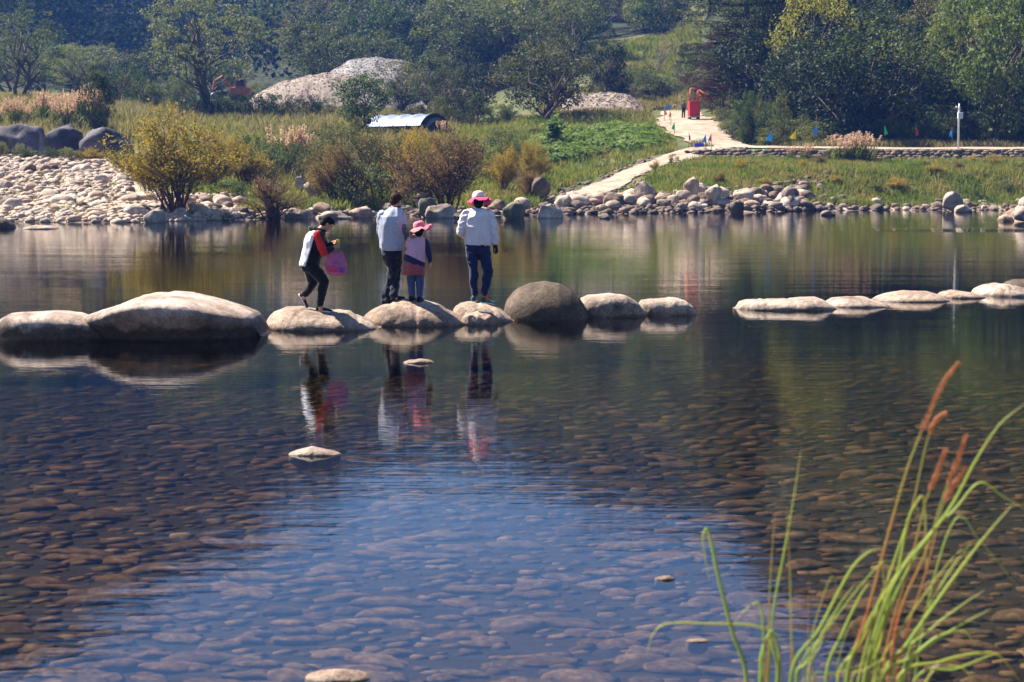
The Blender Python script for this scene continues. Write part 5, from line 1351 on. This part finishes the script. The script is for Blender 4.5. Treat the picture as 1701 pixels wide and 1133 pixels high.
# --- the woman
bst = bv("pink brimmed hat"); c1 = contact(788.5, 501, bst) or V(788, 501, 26); c2 = contact(808, 503, bst) or V(808, 503, 26); YF = (c1.y + c2.y) / 2
org = (c1 + c2) / 2; root = thing("person", "woman in white linen blouse, navy trousers and pink brimmed hat, seen from behind", "person", org)
j = lambda px, py, dy=0: J(YF, px, py, dy)
HM = frame(Vector((.12, .97, -.16))); hc = j(795.5, 334, .03)
body = MB(); head(body, hc, HM, .96); body.cap(j(794, 350), hc + HM @ Vector((0, -.02, -.05)), .05, .048)
torso(body, [(794, 351, .13, .07, 0), (794, 360, .17, .09, 0), (794, 380, .14, .10, 0), (794, 398, .13, .10, 0), (794, 412, .15, .11, 0)], YF)
sL, eL, wL = j(775, 357), j(766, 384, .0), j(775, 394, .20); sR, eR, wR = j(813, 357), j(819, 384), j(822.5, 408, .0)
chain(body, [sL, eL, wL], [.045, .036, .025]); chain(body, [sR, eR, wR], [.045, .036, .024])
hand(body, wL, (.7, .6, .1), (.4, .3, .8), .92, .7, 1); hand(body, wR, (.12, .05, -1), (-.8, .5, 0), .92, .5, 1)
hL, kL, aL = j(785, 412), j(786, 448, -.01), Vector((c1.x, c1.y, j(787, 487).z)); hR, kR, aR = j(802, 412), j(811, 449, -.01), Vector((c2.x - .02, c2.y, j(805, 486).z))
chain(body, [hL, kL, aL], [.085, .054, .034]); chain(body, [hR, kR, aR], [.085, .054, .034]); body.cap(aL, c1 + Vector((0, 0, .035)), .034, .03); body.cap(aR, c2 + Vector((0, 0, .035)), .034, .03)
melted("body", body, .007, M['skin'], root, org, 2); eyes(root, org, hc, HM, .96)
hb = MB(); hb.ell(hc + HM @ Vector((0, -.024, .028)), .083, .094, .080, HM); hb.ell(hc + HM @ Vector((0, -.055, -.045)), .075, .045, .075, HM); melted("hair", hb, .006, M['hair'], root, org, 2, .005, 45)
bl = MB(); torso(bl, [(794, 347.5, .075, .06, 0), (794, 350, .135, .085, 0), (794, 353.5, .185, .115, 0), (794, 361, .205, .135, 0), (793.5, 375, .200, .15, 0), (794, 390, .200, .16, 0), (794, 401, .203, .16, 0), (794, 406.5, .198, .155, 0)], YF)
melted("blouse", bl, .009, M['linen'], root, org, 5, .024, 7, None, (1, 1, .4), 11)
for s_, e_, w_, k_ in ((sL, eL, wL, .62), (sR, eR, wR, .66)):
    sl = MB(); chain(sl, [s_, s_.lerp(e_, .5), e_, e_.lerp(w_, k_)], [.080, .078, .072, .064]); melted("sleeve", sl, .008, M['linen'], root, org, 4, .018, 10)
tr_ = MB(); torso(tr_, [(794, 404, .165, .125, 0), (794, 412, .178, .14, 0), (793.5, 421, .16, .135, 0)], YF)
chain(tr_, [hL, hL.lerp(kL, .5), kL, kL.lerp(aL, .5), aL], [.108, .090, .070, .064, .052]); chain(tr_, [hR, hR.lerp(kR, .5), kR, kR.lerp(aR, .5), aR], [.108, .092, .072, .066, .052])
melted("trousers", tr_, .009, M['jeand'], root, org, 4, .016, 8)
for a_, c_ in ((aL, c1), (aR, c2)):
    so = MB(); so.cap(a_ + Vector((0, 0, .02)), c_ + Vector((0, 0, .05)), .039, .037); melted("sock", so, .007, M['orange'], root, org, 1)
shoe(root, org, c1 + Vector((-.03, -.07, 0)), c1 + Vector((.02, .15, .0)), M['teal'], M['sole'], w=.042, ankle=c1 + Vector((0, 0, .075)))
shoe(root, org, c2 + Vector((-.09, -.02, .0)), c2 + Vector((.13, .06, -.035)), M['teal'], M['sole'], (.15, 0, 1), w=.042, ankle=c2 + Vector((-.01, 0, .075)))
gv = MB(); gv.cap(eR.lerp(wR, .78), wR, .034, .031); dd = Vector((.12, .05, -1)).normalized(); gv.cap(wR, wR + dd * .085, .036, .042, rx=.7, up=(0, 1, 0)); melted("glove", gv, .007, M['black'], root, org, 2)
HT = HM @ Matrix.Rotation(R(-7), 3, 'Y')
brim_hat(root, org, hc + Vector((-.003, 0, .045)), HT, .092, .105, .175, M['cream'], M['hotpink'], 5, .020, .062, 4, j(811, 336, -.03), M['hotpink'], .055, .55)

# --- worker on the road
c1 = gpt(1133, 171, .2); s17 = 1.0; org = c1
root = thing("person", "distant worker in dark clothes standing beside the red machine at the top of the road", "person", org)
O = lambda x, y, z: org + Vector((x, y, z))
body = MB(); head(body, O(0, 0, 1.60), frame((.5, -.8, -.05)), 1.0); body.cap(O(0, 0, 1.40), O(0, 0, 1.52), .055, .055); body.cap(O(0, 0, 1.0), O(0, 0, 1.36), .13, .15, rx=.7)
for s_ in (-1, 1):
    chain(body, [O(.17 * s_, 0, 1.38), O(.23 * s_, 0, 1.10), O(.20 * s_, -.14, .88)], [.045, .038, .026]); hand(body, O(.20 * s_, -.14, .88), (0, -.3, -1), (-s_, 0, 0), 1, .5, s_)
    chain(body, [O(.09 * s_, 0, .92), O(.10 * s_, -.03, .50), O(.11 * s_, 0, .06)], [.085, .058, .04])
melted("body", body, .009, M['skin'], root, org, 2)
jk = MB(); jk.cap(O(0, 0, 1.02), O(0, 0, 1.36), .16, .18, rx=.75, up=(0, 1, 0))
for s_ in (-1, 1): chain(jk, [O(.17 * s_, 0, 1.38), O(.23 * s_, 0, 1.10), O(.205 * s_, -.10, .95)], [.07, .06, .045])
melted("jacket", jk, .012, M['greyd'], root, org, 3, .01, 9)
tr_ = MB(); tr_.cap(O(-.05, 0, .92), O(.05, 0, .92), .13, .13)
for s_ in (-1, 1): chain(tr_, [O(.09 * s_, 0, .92), O(.10 * s_, -.03, .50), O(.11 * s_, 0, .09)], [.11, .08, .065]); shoe(root, org, O(.11 * s_, .08, 0), O(.12 * s_, -.18, 0), M['black'], M['black'])
melted("trousers", tr_, .012, M['navyt'], root, org, 3, .01, 9)
hb = MB(); hb.ell(O(0, .01, 1.64), .085, .095, .085); melted("hair", hb, .009, M['hair'], root, org, 1)

# ------------------------------------------------------------ flags and pole
def paint(name, col, rough=.5, var=.12): return simple(name, col, rough, .4, var, 3)
FLC = {'blue': (.03, .30, .70), 'yellow': (.85, .62, .03), 'green': (.02, .55, .15), 'red': (.65, .03, .08), 'pink': (.80, .22, .40), 'orange': (.85, .25, .06)}
M['bamboo'] = simple('bamboo', (.10, .08, .06), .8)
for px, py, base, Y, col, fw, fh, lab in (
    (1282, 218, 250, 139, 'blue', -10, 17, "light blue flag farthest left along the road edge under the wood"),
    (1322, 216, 250, 139, 'yellow', -10, 16, "yellow flag between the two blue flags under the wood"),
    (1357, 208, 250, 139, 'blue', -8, 16, "light blue flag right of the yellow one"),
    (1468, 208, 250, 139, 'green', 6, 17, "green flag near the middle of the right hand wood"),
    (1520, 209, 250, 139, 'red', 5, 17, "dark red flag right of the green one"),
    (1581, 213, 250, 136, 'blue', -5, 15, "narrow blue flag right beside the white pole"),
    (1112, 174, 206, 168, 'blue', -11, 8, "blue flag nearest the top of the dirt road"),
    (1103, 178, 207, 166, 'orange', 5, 14, "faded orange red flag left of the topmost blue one"),
    (1114, 186, 212, 160, 'orange', -4, 9, "small orange flag on the left verge of the dirt road"),
    (1120, 204, 229, 152, 'green', -5, 12, "green flag on the left verge of the dirt road"),
    (1144, 220, 246, 137, 'red', 3, 13, "slim red flag in front of the dirt road"),
    (1172, 224, 258, 131, 'blue', -6, 13, "blue and white flag in front of the dirt road"),
    (1181, 223, 259, 131, 'pink', -5, 12, "pink flag right of the blue and white one before the road")):
    b = V(px, base, Y); g0 = gz(px, Y); b = Vector((b.x, Y, g0 - .05)); top = V(px, py - 1, Y).z
    r = thing("flag", lab, "flag", b, 0, "triangular flags along the road")
    pl_ = MB(); pl_.tube([b, Vector((b.x + .03, b.y, (b.z + top) / 2)), Vector((b.x, b.y, top))], [.028, .022, .016], 6); pl_.obj("pole", [M['bamboo']], r, b)
    w = fw / pxm(Y); h = fh / pxm(Y); vs = []; fs = []
    for i in range(9):
        u = i / 8
        for k in range(5):
            v_ = k / 4; x = w * u * (1 - .0 * v_); z = top - .03 - h * v_ * (1 - u * .85) - h * .75 * u
            for e in (0, 1): vs.append(Vector((x, .09 * math.sin(u * 6 + px) * u + e * .004, z - b.z)) + Vector((0, 0, 0)))
    q = lambda i, k, e: (i * 5 + k) * 2 + e
    for i in range(8):
        for k in range(4):
            fs.append((q(i, k, 0), q(i + 1, k, 0), q(i + 1, k + 1, 0), q(i, k + 1, 0))); fs.append((q(i, k, 1), q(i, k + 1, 1), q(i + 1, k + 1, 1), q(i + 1, k, 1)))
    link("cloth", mesh_np("cloth", vs, fs, cloth('flag cloth ' + col, FLC[col], .08)), (0, 0, 0), r)
b = gpt(1587, 133.4, -.1); r = thing("monitoring_pole", "slim white pole with a small box near its top at the road edge", "pole", b)
top = V(1587, 172, 133.4).z; wm_ = paint('white paint', (.75, .75, .76)); pb = MB(); pb.tube([b, Vector((b.x, b.y, top - .5)), Vector((b.x, b.y, top))], [.085, .07, .05], 12); pb.obj("post", [wm_], r, b)
bx = MB(); bx.box(Vector((b.x + .06, b.y - .14, V(1588, 192, 133.4).z)), .19, .12, .24); o = bx.obj("equipment_box", [wm_], r, b, False, .02)
bd = MB(); bd.box(Vector((b.x + .06, b.y - .266, V(1588, 192, 133.4).z)), .15, .004, .20); bd.obj("door", [paint('light grey', (.6, .6, .62))], o, b, False)
ar = MB(); ar.tube([Vector((b.x - .22, b.y, top - .28)), Vector((b.x + .12, b.y, top - .28))], .022, 6); ar.ell(Vector((b.x - .22, b.y, top - .26)), .06, .06, .07); ar.obj("sensor_arm", [wm_], r, b)

# ------------------------------------------------------------ machines, shed
M['redp'] = paint('red paint', (.42, .02, .025)); M['orangep'] = paint('rusty orange paint', (.34, .10, .055), .7, .3); M['tyre'] = simple('rubber', (.02, .02, .02), .85); M['steel'] = paint('dull steel', (.2, .2, .2)); M['glass'] = simple('dark glass', (.02, .03, .04), .1, .6)
def wheel(parent, org, c, rad, w, ax=(1, 0, 0)):
    c = Vector(c); a = Vector(ax); wh = link("wheel", None, (0, 0, 0), parent)
    ty = MB(); ty.tube([c - a * w / 2, c - a * w * .35, c + a * w * .35, c + a * w / 2], [rad * .88, rad, rad, rad * .88], 20); ty.obj("tyre", [M['tyre']], wh, org)
    ri = MB(); ri.tube([c - a * (w / 2 + .012), c + a * (w / 2 + .012)], [rad * .5, rad * .5], 14); ri.obj("rim", [M['steel']], wh, org)
org = gpt(1151, 168, .24); r = thing("red_machine", "red box shaped machine on wheels with orange frame at the top of the road", "machine", org)
O = lambda x, y, z: org + Vector((x, y, z))
bx = MB(); bx.box(O(0, .5, 1.05), .52, .9, .72); o = bx.obj("body", [M['redp']], r, org, False, .04)
dr = MB(); dr.box(O(0, -.415, 1.05), .44, .012, .62); dr.obj("rear_door", [paint('deeper red', (.46, .015, .025))], r, org, False, .01)
ch = MB(); ch.box(O(0, .5, .27), .5, 1.1, .06); ch.obj("chassis", [M['steel']], r, org, False)
for sx in (-.42, .42):
    for sy in (-.1, 1.2): wheel(r, org, O(sx, sy, .24), .24, .16)
fr_ = MB()
for sx, sy in ((-.38, .1), (.42, .1), (-.38, 1.0), (.42, 1.0)): fr_.tube([O(sx, sy, 1.75), O(sx * .9, sy, 3.0)], .05, 6)
for sy in (.1, 1.0): fr_.tube([O(-.36, sy, 3.0), O(.42, sy, 3.0)], .06, 6)
for sx in (-.34, .38): fr_.tube([O(sx, .1, 2.98), O(sx, 1.0, 2.98)], .05, 6)
fr_.tube([O(-.36, .08, 2.75), O(.40, .08, 3.0)], .04, 6); fr_.obj("frame", [M['orangep']], r, org)
bo_ = MB(); bo_.tube([O(.35, .5, 2.85), O(1.1, .5, 2.35), O(1.85, .6, 1.7)], [.17, .17, .14], 4); bo_.tube([O(.45, .3, 2.4), O(1.7, .5, 1.45)], .05, 6)
for q in range(5): bo_.tube([O(.55 + .27 * q, .4, 2.70 - .24 * q), O(.55 + .27 * q, .4, 2.3 - .2 * q)], .03, 5)
bo_.obj("loading_boom", [M['orangep']], r, org)
org = gpt(402, 207, -.1); zo = V(402, 168, 207).z; org.z = max(org.z, zo - 0.1); r = thing("excavator", "orange excavator half hidden behind bushes under the tall feathery tree", "excavator", org)
O = lambda x, y, z: org + Vector((x, y, z))
for s_ in (-1, 1):
    tk = MB(); rg_ = [O(-1.2 + 2.4 * (k / 19), s_ * .85, 0) for k in range(20)]; ring = []
    for k in range(24):
        q = 2 * math.pi * k / 24; ring.append((1.1 * abs(math.cos(q)) ** .6 * (1 if math.cos(q) > 0 else -1), .36 * math.sin(q)))
    tk.loft([[O(a, s_ * .85 + e, .4 + b) for a, b in ring] for e in (-.2, .2)]); tk.obj("track", [M['tyre']], r, org, False)
bx = MB(); bx.box(O(.1, 0, 1.25), 1.15, .95, .42); bx.obj("body", [M['orangep']], r, org, False, .06)
cb = MB(); cb.box(O(.2, -.35, 2.1), .62, .5, .62); cc = cb.obj("cab", [M['orangep']], r, org, False, .06)
gb = MB(); gb.box(O(.2, -.86, 2.2), .48, .012, .38); gb.obj("window", [M['glass']], cc, org, False)
bm2 = MB(); bm2.tube([O(-.9, .3, 1.5), O(-2.1, .3, 3.1), O(-3.1, .3, 2.5)], [.22, .2, .13], 6); bm2.tube([O(-3.0, .3, 2.6), O(-3.3, .3, 1.1)], [.14, .1], 6); bm2.obj("boom", [M['orangep']], r, org, False)
bk = MB(); bk.ell(O(-3.2, .3, .85), .35, .35, .32); bk.obj("bucket", [M['steel']], r, org)
org = gpt(757, 184, .0); org.z = V(757, 178, 184).z; r = thing("small_truck", "small orange truck mostly hidden among the shrubs above the tunnel", "truck", org)
O = lambda x, y, z: org + Vector((x, y, z))
bx = MB(); bx.box(O(.2, 0, .95), .95, .7, .32); bx.obj("cargo_box", [M['orangep']], r, org, False, .04)
bx = MB(); bx.box(O(-1.15, 0, .95), .36, .65, .55); cc = bx.obj("cab", [M['orangep']], r, org, False, .08); gb = MB(); gb.box(O(-1.15, -.665, 1.15), .24, .012, .2); gb.obj("window", [M['glass']], cc, org, False)
for sx in (-1.1, .75):
    for sy in (-.62, .62): wheel(r, org, O(sx, sy, .35), .35, .2, (0, 1, 0))
# tunnel shed
YT = 158; p0, p1 = V(632, 213, YT), V(722, 213, YT - 4); org = Vector((p0.x, p0.y, V(632, 226, YT).z)); r = thing("tunnel_shed", "long low shed with a curved silver sheet roof and dark open end", "shed", org)
ax = Vector((p1.x - p0.x, p1.y - p0.y, 0)); Ls = ax.length; ax.normalize(); sd = Vector((-ax.y, ax.x, 0)); HW = 2.0
zr = V(680, 192.5, YT).z; ze = V(680, 212, YT).z
m, t, out = newmat('silver sheet'); v = coord(t); c = ramp(t, nz(t, v, 1.2, 4, .6), [(.35, (.10, .125, .19)), (.65, (.20, .24, .33))]); bsdf(t, out, c, .6, .3, bump(t, nz(t, v, 3, 4), 1, .05), Metallic=.25); M['sheet'] = m
AX = lambda k: math.cos(R(28 + 124 * k / 14)) / math.cos(R(28)); AZ = lambda k: (math.sin(R(28 + 124 * k / 14)) - math.sin(R(28))) / (1 - math.sin(R(28)))
rf = MB(); A = []
for e in (0, .03):
    for i in range(41):
        u = i / 40; ring = []
        sag = .06 * math.cos(u * 8 * math.pi)
        for k in range(15):
            q = math.pi * k / 14; ring.append(org + ax * u * Ls + sd * AX(k) * (HW + e) * -1 + Vector((0, 0, (ze - org.z) + (zr - ze) * AZ(k) + e + sag * math.sin(q))))
        A.append(ring)
fs = []; k15 = 15
for s_ in (0, 41):
    for i in range(40):
        for k in range(14):
            a = (s_ + i) * k15 + k; fs.append((a, a + 1, a + k15 + 1, a + k15))
rf.add([p for r_ in A for p in r_], fs); rf.obj("roof", [M['sheet']], r, org)
wl_ = MB()
for s_ in (-1, 1): wl_.box(org + ax * Ls / 2 + sd * s_ * (HW - .06) + Vector((0, 0, (ze - org.z) / 2 - .3)), Ls / 2, .03, (ze - org.z) / 2 + .3, Matrix((ax, sd, Vector((0, 0, 1)))).transposed())
wl_.box(org + ax * .1 + Vector((0, 0, (zr - org.z) / 2 - .4)), .04, HW - .1, (zr - org.z) / 2 + .1, Matrix((ax, sd, Vector((0, 0, 1)))).transposed())
wl_.obj("wall", [simple('black tarpaulin', (.015, .015, .02), .8)], r, org, False)
for i in range(5):
    hp = MB(); u = i / 4
    hp.tube([org + ax * (u * (Ls + .05)) + sd * AX(k) * -(HW + .06) + Vector((0, 0, (ze - org.z) + (zr - ze) * AZ(k) - .02)) for k in range(15)], .035, 6); hp.obj("hoop", [M['tyre']], r, org)
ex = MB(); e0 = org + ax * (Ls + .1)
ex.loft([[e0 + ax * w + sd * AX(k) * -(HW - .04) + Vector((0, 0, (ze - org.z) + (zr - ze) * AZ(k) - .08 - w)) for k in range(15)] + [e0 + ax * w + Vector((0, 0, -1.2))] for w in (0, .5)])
ex.obj("end_dark", [simple('painted dark of open end', (.012, .013, .018), .85)], r, org, False)  # black solid standing in for the shade inside the open end
# blue crate by the road
cp = gpt(1159, 133.2, .22); cb = MB()
for s_ in (-1, 1): cb.box(cp + Vector((s_ * .32, 0, .12)), .02, .2, .12); cb.box(cp + Vector((0, s_ * .2, .12)), .34, .02, .12)
cb.box(cp + Vector((0, 0, .03)), .30, .18, .02); cb.box(cp + Vector((0, 0, .25)), .35, .22, .015)
o = cb.obj("crate", [paint('blue plastic', (.03, .04, .40))], None, cp, False, .01); tag(o, "blue plastic crate lying at the road edge below the flags", "crate")

# ------------------------------------------------------------ reeds in front
def blade_mat(name, stops, trans=.35):
    m, t, out = newmat(name); v = coord(t, "Object", (1, 1, 1)); g = t.nodes.new("ShaderNodeVertexColor"); g.layer_name = "along"
    sp = t.nodes.new("ShaderNodeSeparateColor"); t.links.new(g.outputs[0], sp.inputs[0])
    f = math_(t, 'ADD', sp.outputs[0], math_(t, 'MULTIPLY', math_(t, 'SUBTRACT', nz(t, v, 9, 3), .5), .35))
    c = ramp(t, f, stops); b = bsdf(t, None, c, .5, .4); tl = t.nodes.new("ShaderNodeBsdfTranslucent"); t.links.new(c, tl.inputs[0])
    mx = t.nodes.new("ShaderNodeMixShader"); mx.inputs[0].default_value = trans; t.links.new(b.outputs[0], mx.inputs[1]); t.links.new(tl.outputs[0], mx.inputs[2]); t.links.new(mx.outputs[0], out.inputs[0]); return m
BM_ = {'g': blade_mat('green blade', [(0, (.28, .30, .08)), (.3, (.15, .24, .035)), (.6, (.24, .34, .05)), (.85, (.30, .38, .06)), (1, (.45, .40, .14))]),
       'y': blade_mat('yellow green blade', [(0, (.30, .26, .05)), (.5, (.28, .34, .05)), (1, (.40, .36, .06))]),
       'r': blade_mat('reddish stem', [(0, (.34, .22, .05)), (.35, (.40, .12, .035)), (.7, (.24, .26, .05)), (1, (.40, .16, .07))])}
M['seed'] = simple('rusty seed head', (.42, .18, .085), .8, .2, .35, 60, .004, 150)
def clump(lab, basepx, Y0, items):
    base = Vector(((basepx - 850.5) / F * Y0, Y0, gz(basepx, Y0) - .03)); root = thing("reed_clump", lab, "reeds", base)
    for kind, w, dy, pts in items:
        P = [V(1050 + u / 2.049, 580 + v / 2.049, Y0 + dy * (0.3 + .7 * (1 - (v / 1133)))) for u, v in pts]
        low = P[0]; b0 = Vector((base.x + (low.x - base.x) * .35 + rg.gauss(0, .02), Y0 + dy * .2, gz(pxof(base.x, Y0), Y0) - .03))
        P = [b0, b0.lerp(low, .5) + Vector(((low.x - b0.x) * -.06, 0, .02))] + P
        # smooth
        Q = []
        for i in range(len(P) - 1):
            a = P[max(i - 1, 0)]; b = P[i]; c = P[i + 1]; d = P[min(i + 2, len(P) - 1)]
            for k in range(7):
                s = k / 7; Q.append(.5 * ((2 * b) + (c - a) * s + (2 * a - 5 * b + 4 * c - d) * s * s + (3 * b - a - 3 * c + d) * s ** 3))
        Q.append(P[-1]); n = len(Q); vs = []; al = []
        sm = kind == 's'; ww = w / 630.0 * Y0 / 4.5 * .26
        for i, q in enumerate(Q):
            u = i / (n - 1); tg = (Q[min(i + 1, n - 1)] - Q[max(i - 1, 0)]).normalized(); sd_ = tg.cross(Vector((.25, 1, .1))).normalized(); nn_ = sd_.cross(tg)
            wd = ww * (min(1, .5 + u * 3) * (1 - u ** 3 * .93))
            if kind == 'r': wd *= .8
            vs += [q - sd_ * wd + nn_ * wd * .35, q, q + sd_ * wd + nn_ * wd * .35, q + nn_ * (-.0012)]; al += [u] * 4
        f = []
        for i in range(n - 1):
            for k in range(4):
                f.append((i * 4 + k, i * 4 + (k + 1) % 4, i * 4 + 4 + (k + 1) % 4, i * 4 + 4 + k))
        me = mesh_np("blade", [v - base for v in vs], f, BM_['r' if sm or kind == 'r' else kind])
        ca = me.color_attributes.new("along", 'FLOAT_COLOR', 'POINT'); ca.data.foreach_set("color", np.array([[a, a, a, 1] for a in al], np.float32).ravel())
        bo = link("stem" if sm else "blade", me, (0, 0, 0), root)
        if sm:
            k0 = int(n * .74); hd_ = MB(); seg = Q[k0:]; hd_.tube([s for s in seg], [.0105 * (.30 + .45 * math.sin(math.pi * min(1, .12 + .86 * i / (len(seg) - 1)))) * (1 + .25 * math.sin(i * 2.3)) * Y0 / 4.5 for i in range(len(seg))], 8)
            rs_ = np.random.RandomState(int(pts[-1][0])); kk = 460; ui = rs_.uniform(0, len(seg) - 1.001, kk); ii = ui.astype(int); A_ = np.array([s[:] for s in seg])
            c_ = A_[ii] + (A_[ii + 1] - A_[ii]) * (ui - ii)[:, None]; tg_ = A_[ii + 1] - A_[ii]; tg_ /= np.linalg.norm(tg_, axis=1)[:, None]
            d_ = rs_.normal(size=(kk, 3)); d_ -= tg_ * (d_ * tg_).sum(1)[:, None]; d_ /= np.linalg.norm(d_, axis=1)[:, None]
            un = ui / len(seg); rr_ = (.0060 * np.sin(np.pi * np.clip(.1 + .85 * un, 0, 1)) * Y0 / 4.5)[:, None]
            a0_ = c_ + d_ * rr_ * .3; ax_ = tg_ * .8 + d_ * .45; l_ = (rs_.uniform(.012, .024, kk) * (1 - .4 * un))[:, None]; sd2 = np.cross(ax_, d_); sd2 /= np.linalg.norm(sd2, axis=1)[:, None]
            vv = np.stack([a0_, a0_ + ax_ * l_ * .5 + sd2 * .0016, a0_ + ax_ * l_, a0_ + ax_ * l_ * .5 - sd2 * .0016], 1).reshape(-1, 3) - np.array(base)
            link("seed_head", mesh_np("seed_head", vv, np.arange(4 * kk).reshape(kk, 4), M['seed'], False), (0, 0, 0), bo)
EXTRA = []
_r = random.Random(5)
for _k in range(16):
    x0_ = _r.uniform(560, 960); tx = x0_ + _r.uniform(-40, 330); ty = _r.uniform(640, 1080)
    EXTRA.append((_r.choice('ggyyr'), _r.uniform(3.5, 7), _r.uniform(-.25, .3), [(x0_, 1140), (x0_ * .6 + tx * .4 - 12, 1140 * .55 + ty * .45), (tx, ty)] + ([(tx + _r.uniform(15, 60), ty + _r.uniform(20, 90))] if _r.random() < .4 else [])))
clump("tall reed clump with rusty seed heads at the lower right, growing from the near bank", 1440, 4.5, EXTRA + [
 ('s', 9, 0, [(735, 1133), (800, 900), (870, 640), (930, 430), (985, 280), (1050, 130), (1108, 50)]),
 ('s', 7, .05, [(800, 1133), (880, 860), (950, 560), (1000, 330), (1030, 250), (1062, 222)]),
 ('s', 8, .1, [(850, 1133), (880, 960), (950, 720), (1000, 520), (1035, 430), (1065, 350)]),
 ('s', 8, -.1, [(870, 1133), (910, 900), (1000, 690), (1060, 500), (1100, 400), (1135, 297)]),
 ('s', 6, 0, [(900, 1100), (1000, 760), (1050, 560), (1080, 490), (1132, 408)]),
 ('g', 13, -.1, [(790, 1133), (850, 900), (920, 750), (1010, 640), (1090, 530), (1170, 380), (1250, 258), (1334, 188)]),
 ('g', 11, .1, [(820, 1133), (880, 880), (1000, 650), (1100, 545), (1182, 455), (1260, 500), (1340, 545)]),
 ('g', 14, .0, [(850, 1133), (940, 1000), (1080, 800), (1200, 640), (1300, 524)]),
 ('g', 12, -.2, [(540, 1125), (640, 950), (740, 760), (800, 695), (850, 678)]),
 ('g', 12, .0, [(795, 1133), (830, 1000), (900, 780), (935, 600), (962, 532), (975, 560)]),
 ('y', 9, .1, [(770, 1133), (900, 700), (985, 500), (1000, 640), (1000, 770)]),
 ('g', 11, -.1, [(850, 1133), (950, 1050), (1100, 950), (1222, 883)]),
 ('y', 12, .1, [(900, 1133), (1050, 1065), (1180, 1035), (1250, 1045), (1320, 1130)]),
 ('g', 9, 0, [(960, 1133), (1100, 1090), (1200, 1050), (1245, 1035)]),
 ('g', 7, .2, [(1000, 900), (1100, 580), (1190, 660), (1334, 835)]),
 ('y', 9, .2, [(600, 1133), (640, 1010), (660, 950)]),
 ('g', 12, .1, [(660, 1133), (720, 960), (780, 835), (806, 798)]),
 ('g', 12, -.1, [(730, 1133), (790, 960), (860, 830), (900, 760)]),
 ('y', 10, .0, [(800, 1133), (845, 1000), (860, 860), (850, 700)]),
 ('y', 10, .1, [(700, 1133), (770, 1020), (830, 900), (930, 720), (1020, 620)]),
 ('g', 13, -.1, [(920, 1133), (1010, 1000), (1120, 960), (1170, 1010)]),
 ('r', 8, .0, [(730, 1133), (800, 960), (850, 830), (900, 720)]),
 ('y', 8, .1, [(1000, 1133), (1100, 1080), (1160, 1120), (1180, 1150)]),
 ('g', 9, .2, [(830, 1133), (1010, 960), (1110, 880), (1200, 820)]),
 ('g', 10, -.2, [(560, 1140), (600, 1060), (700, 880), (760, 800)]),
])
clump("sparser reed clump left of the tall one, with bent and drooping blades", 1250, 4.6, [
 ('g', 13, 0, [(390, 1133), (340, 960), (290, 760), (268, 650), (252, 612), (242, 660), (264, 795)]),
 ('r', 8, .1, [(455, 1133), (465, 960), (470, 800), (480, 640), (488, 560)]),
 ('r', 9, 0, [(540, 1133), (541, 950), (536, 750), (528, 525)]),
 ('g', 9, .1, [(462, 1133), (480, 900), (520, 680), (548, 520), (576, 335)]),
 ('y', 10, 0, [(500, 1133), (490, 1000), (430, 945), (250, 935), (120, 935), (72, 970), (48, 1040)]),
 ('g', 9, -.1, [(445, 1133), (447, 960), (434, 868), (395, 880), (350, 928)]),
 ('g', 13, -.1, [(495, 1133), (480, 1020), (470, 960), (530, 1010)]),
 ('g', 16, .0, [(437, 1133), (440, 1050), (455, 990), (480, 950)]),
])

# ------------------------------------------------------------ haze
m, t, out = newmat('valley haze')
pv = t.nodes.new("ShaderNodeVolumePrincipled"); pv.inputs['Color'].default_value = (0.10, 0.28, 1.0, 1); pv.inputs['Density'].default_value = 0.00026
pv.inputs['Anisotropy'].default_value = 0.0
t.links.new(pv.outputs[0], out.inputs['Volume'])
hz = MB(); hz.box((0, 300, 118), 1800, 410, 121)
ho = link("haze", hz.mesh("haze", [m], False)); tag(ho, "thin bluish haze filling the valley", "haze", None, "stuff")
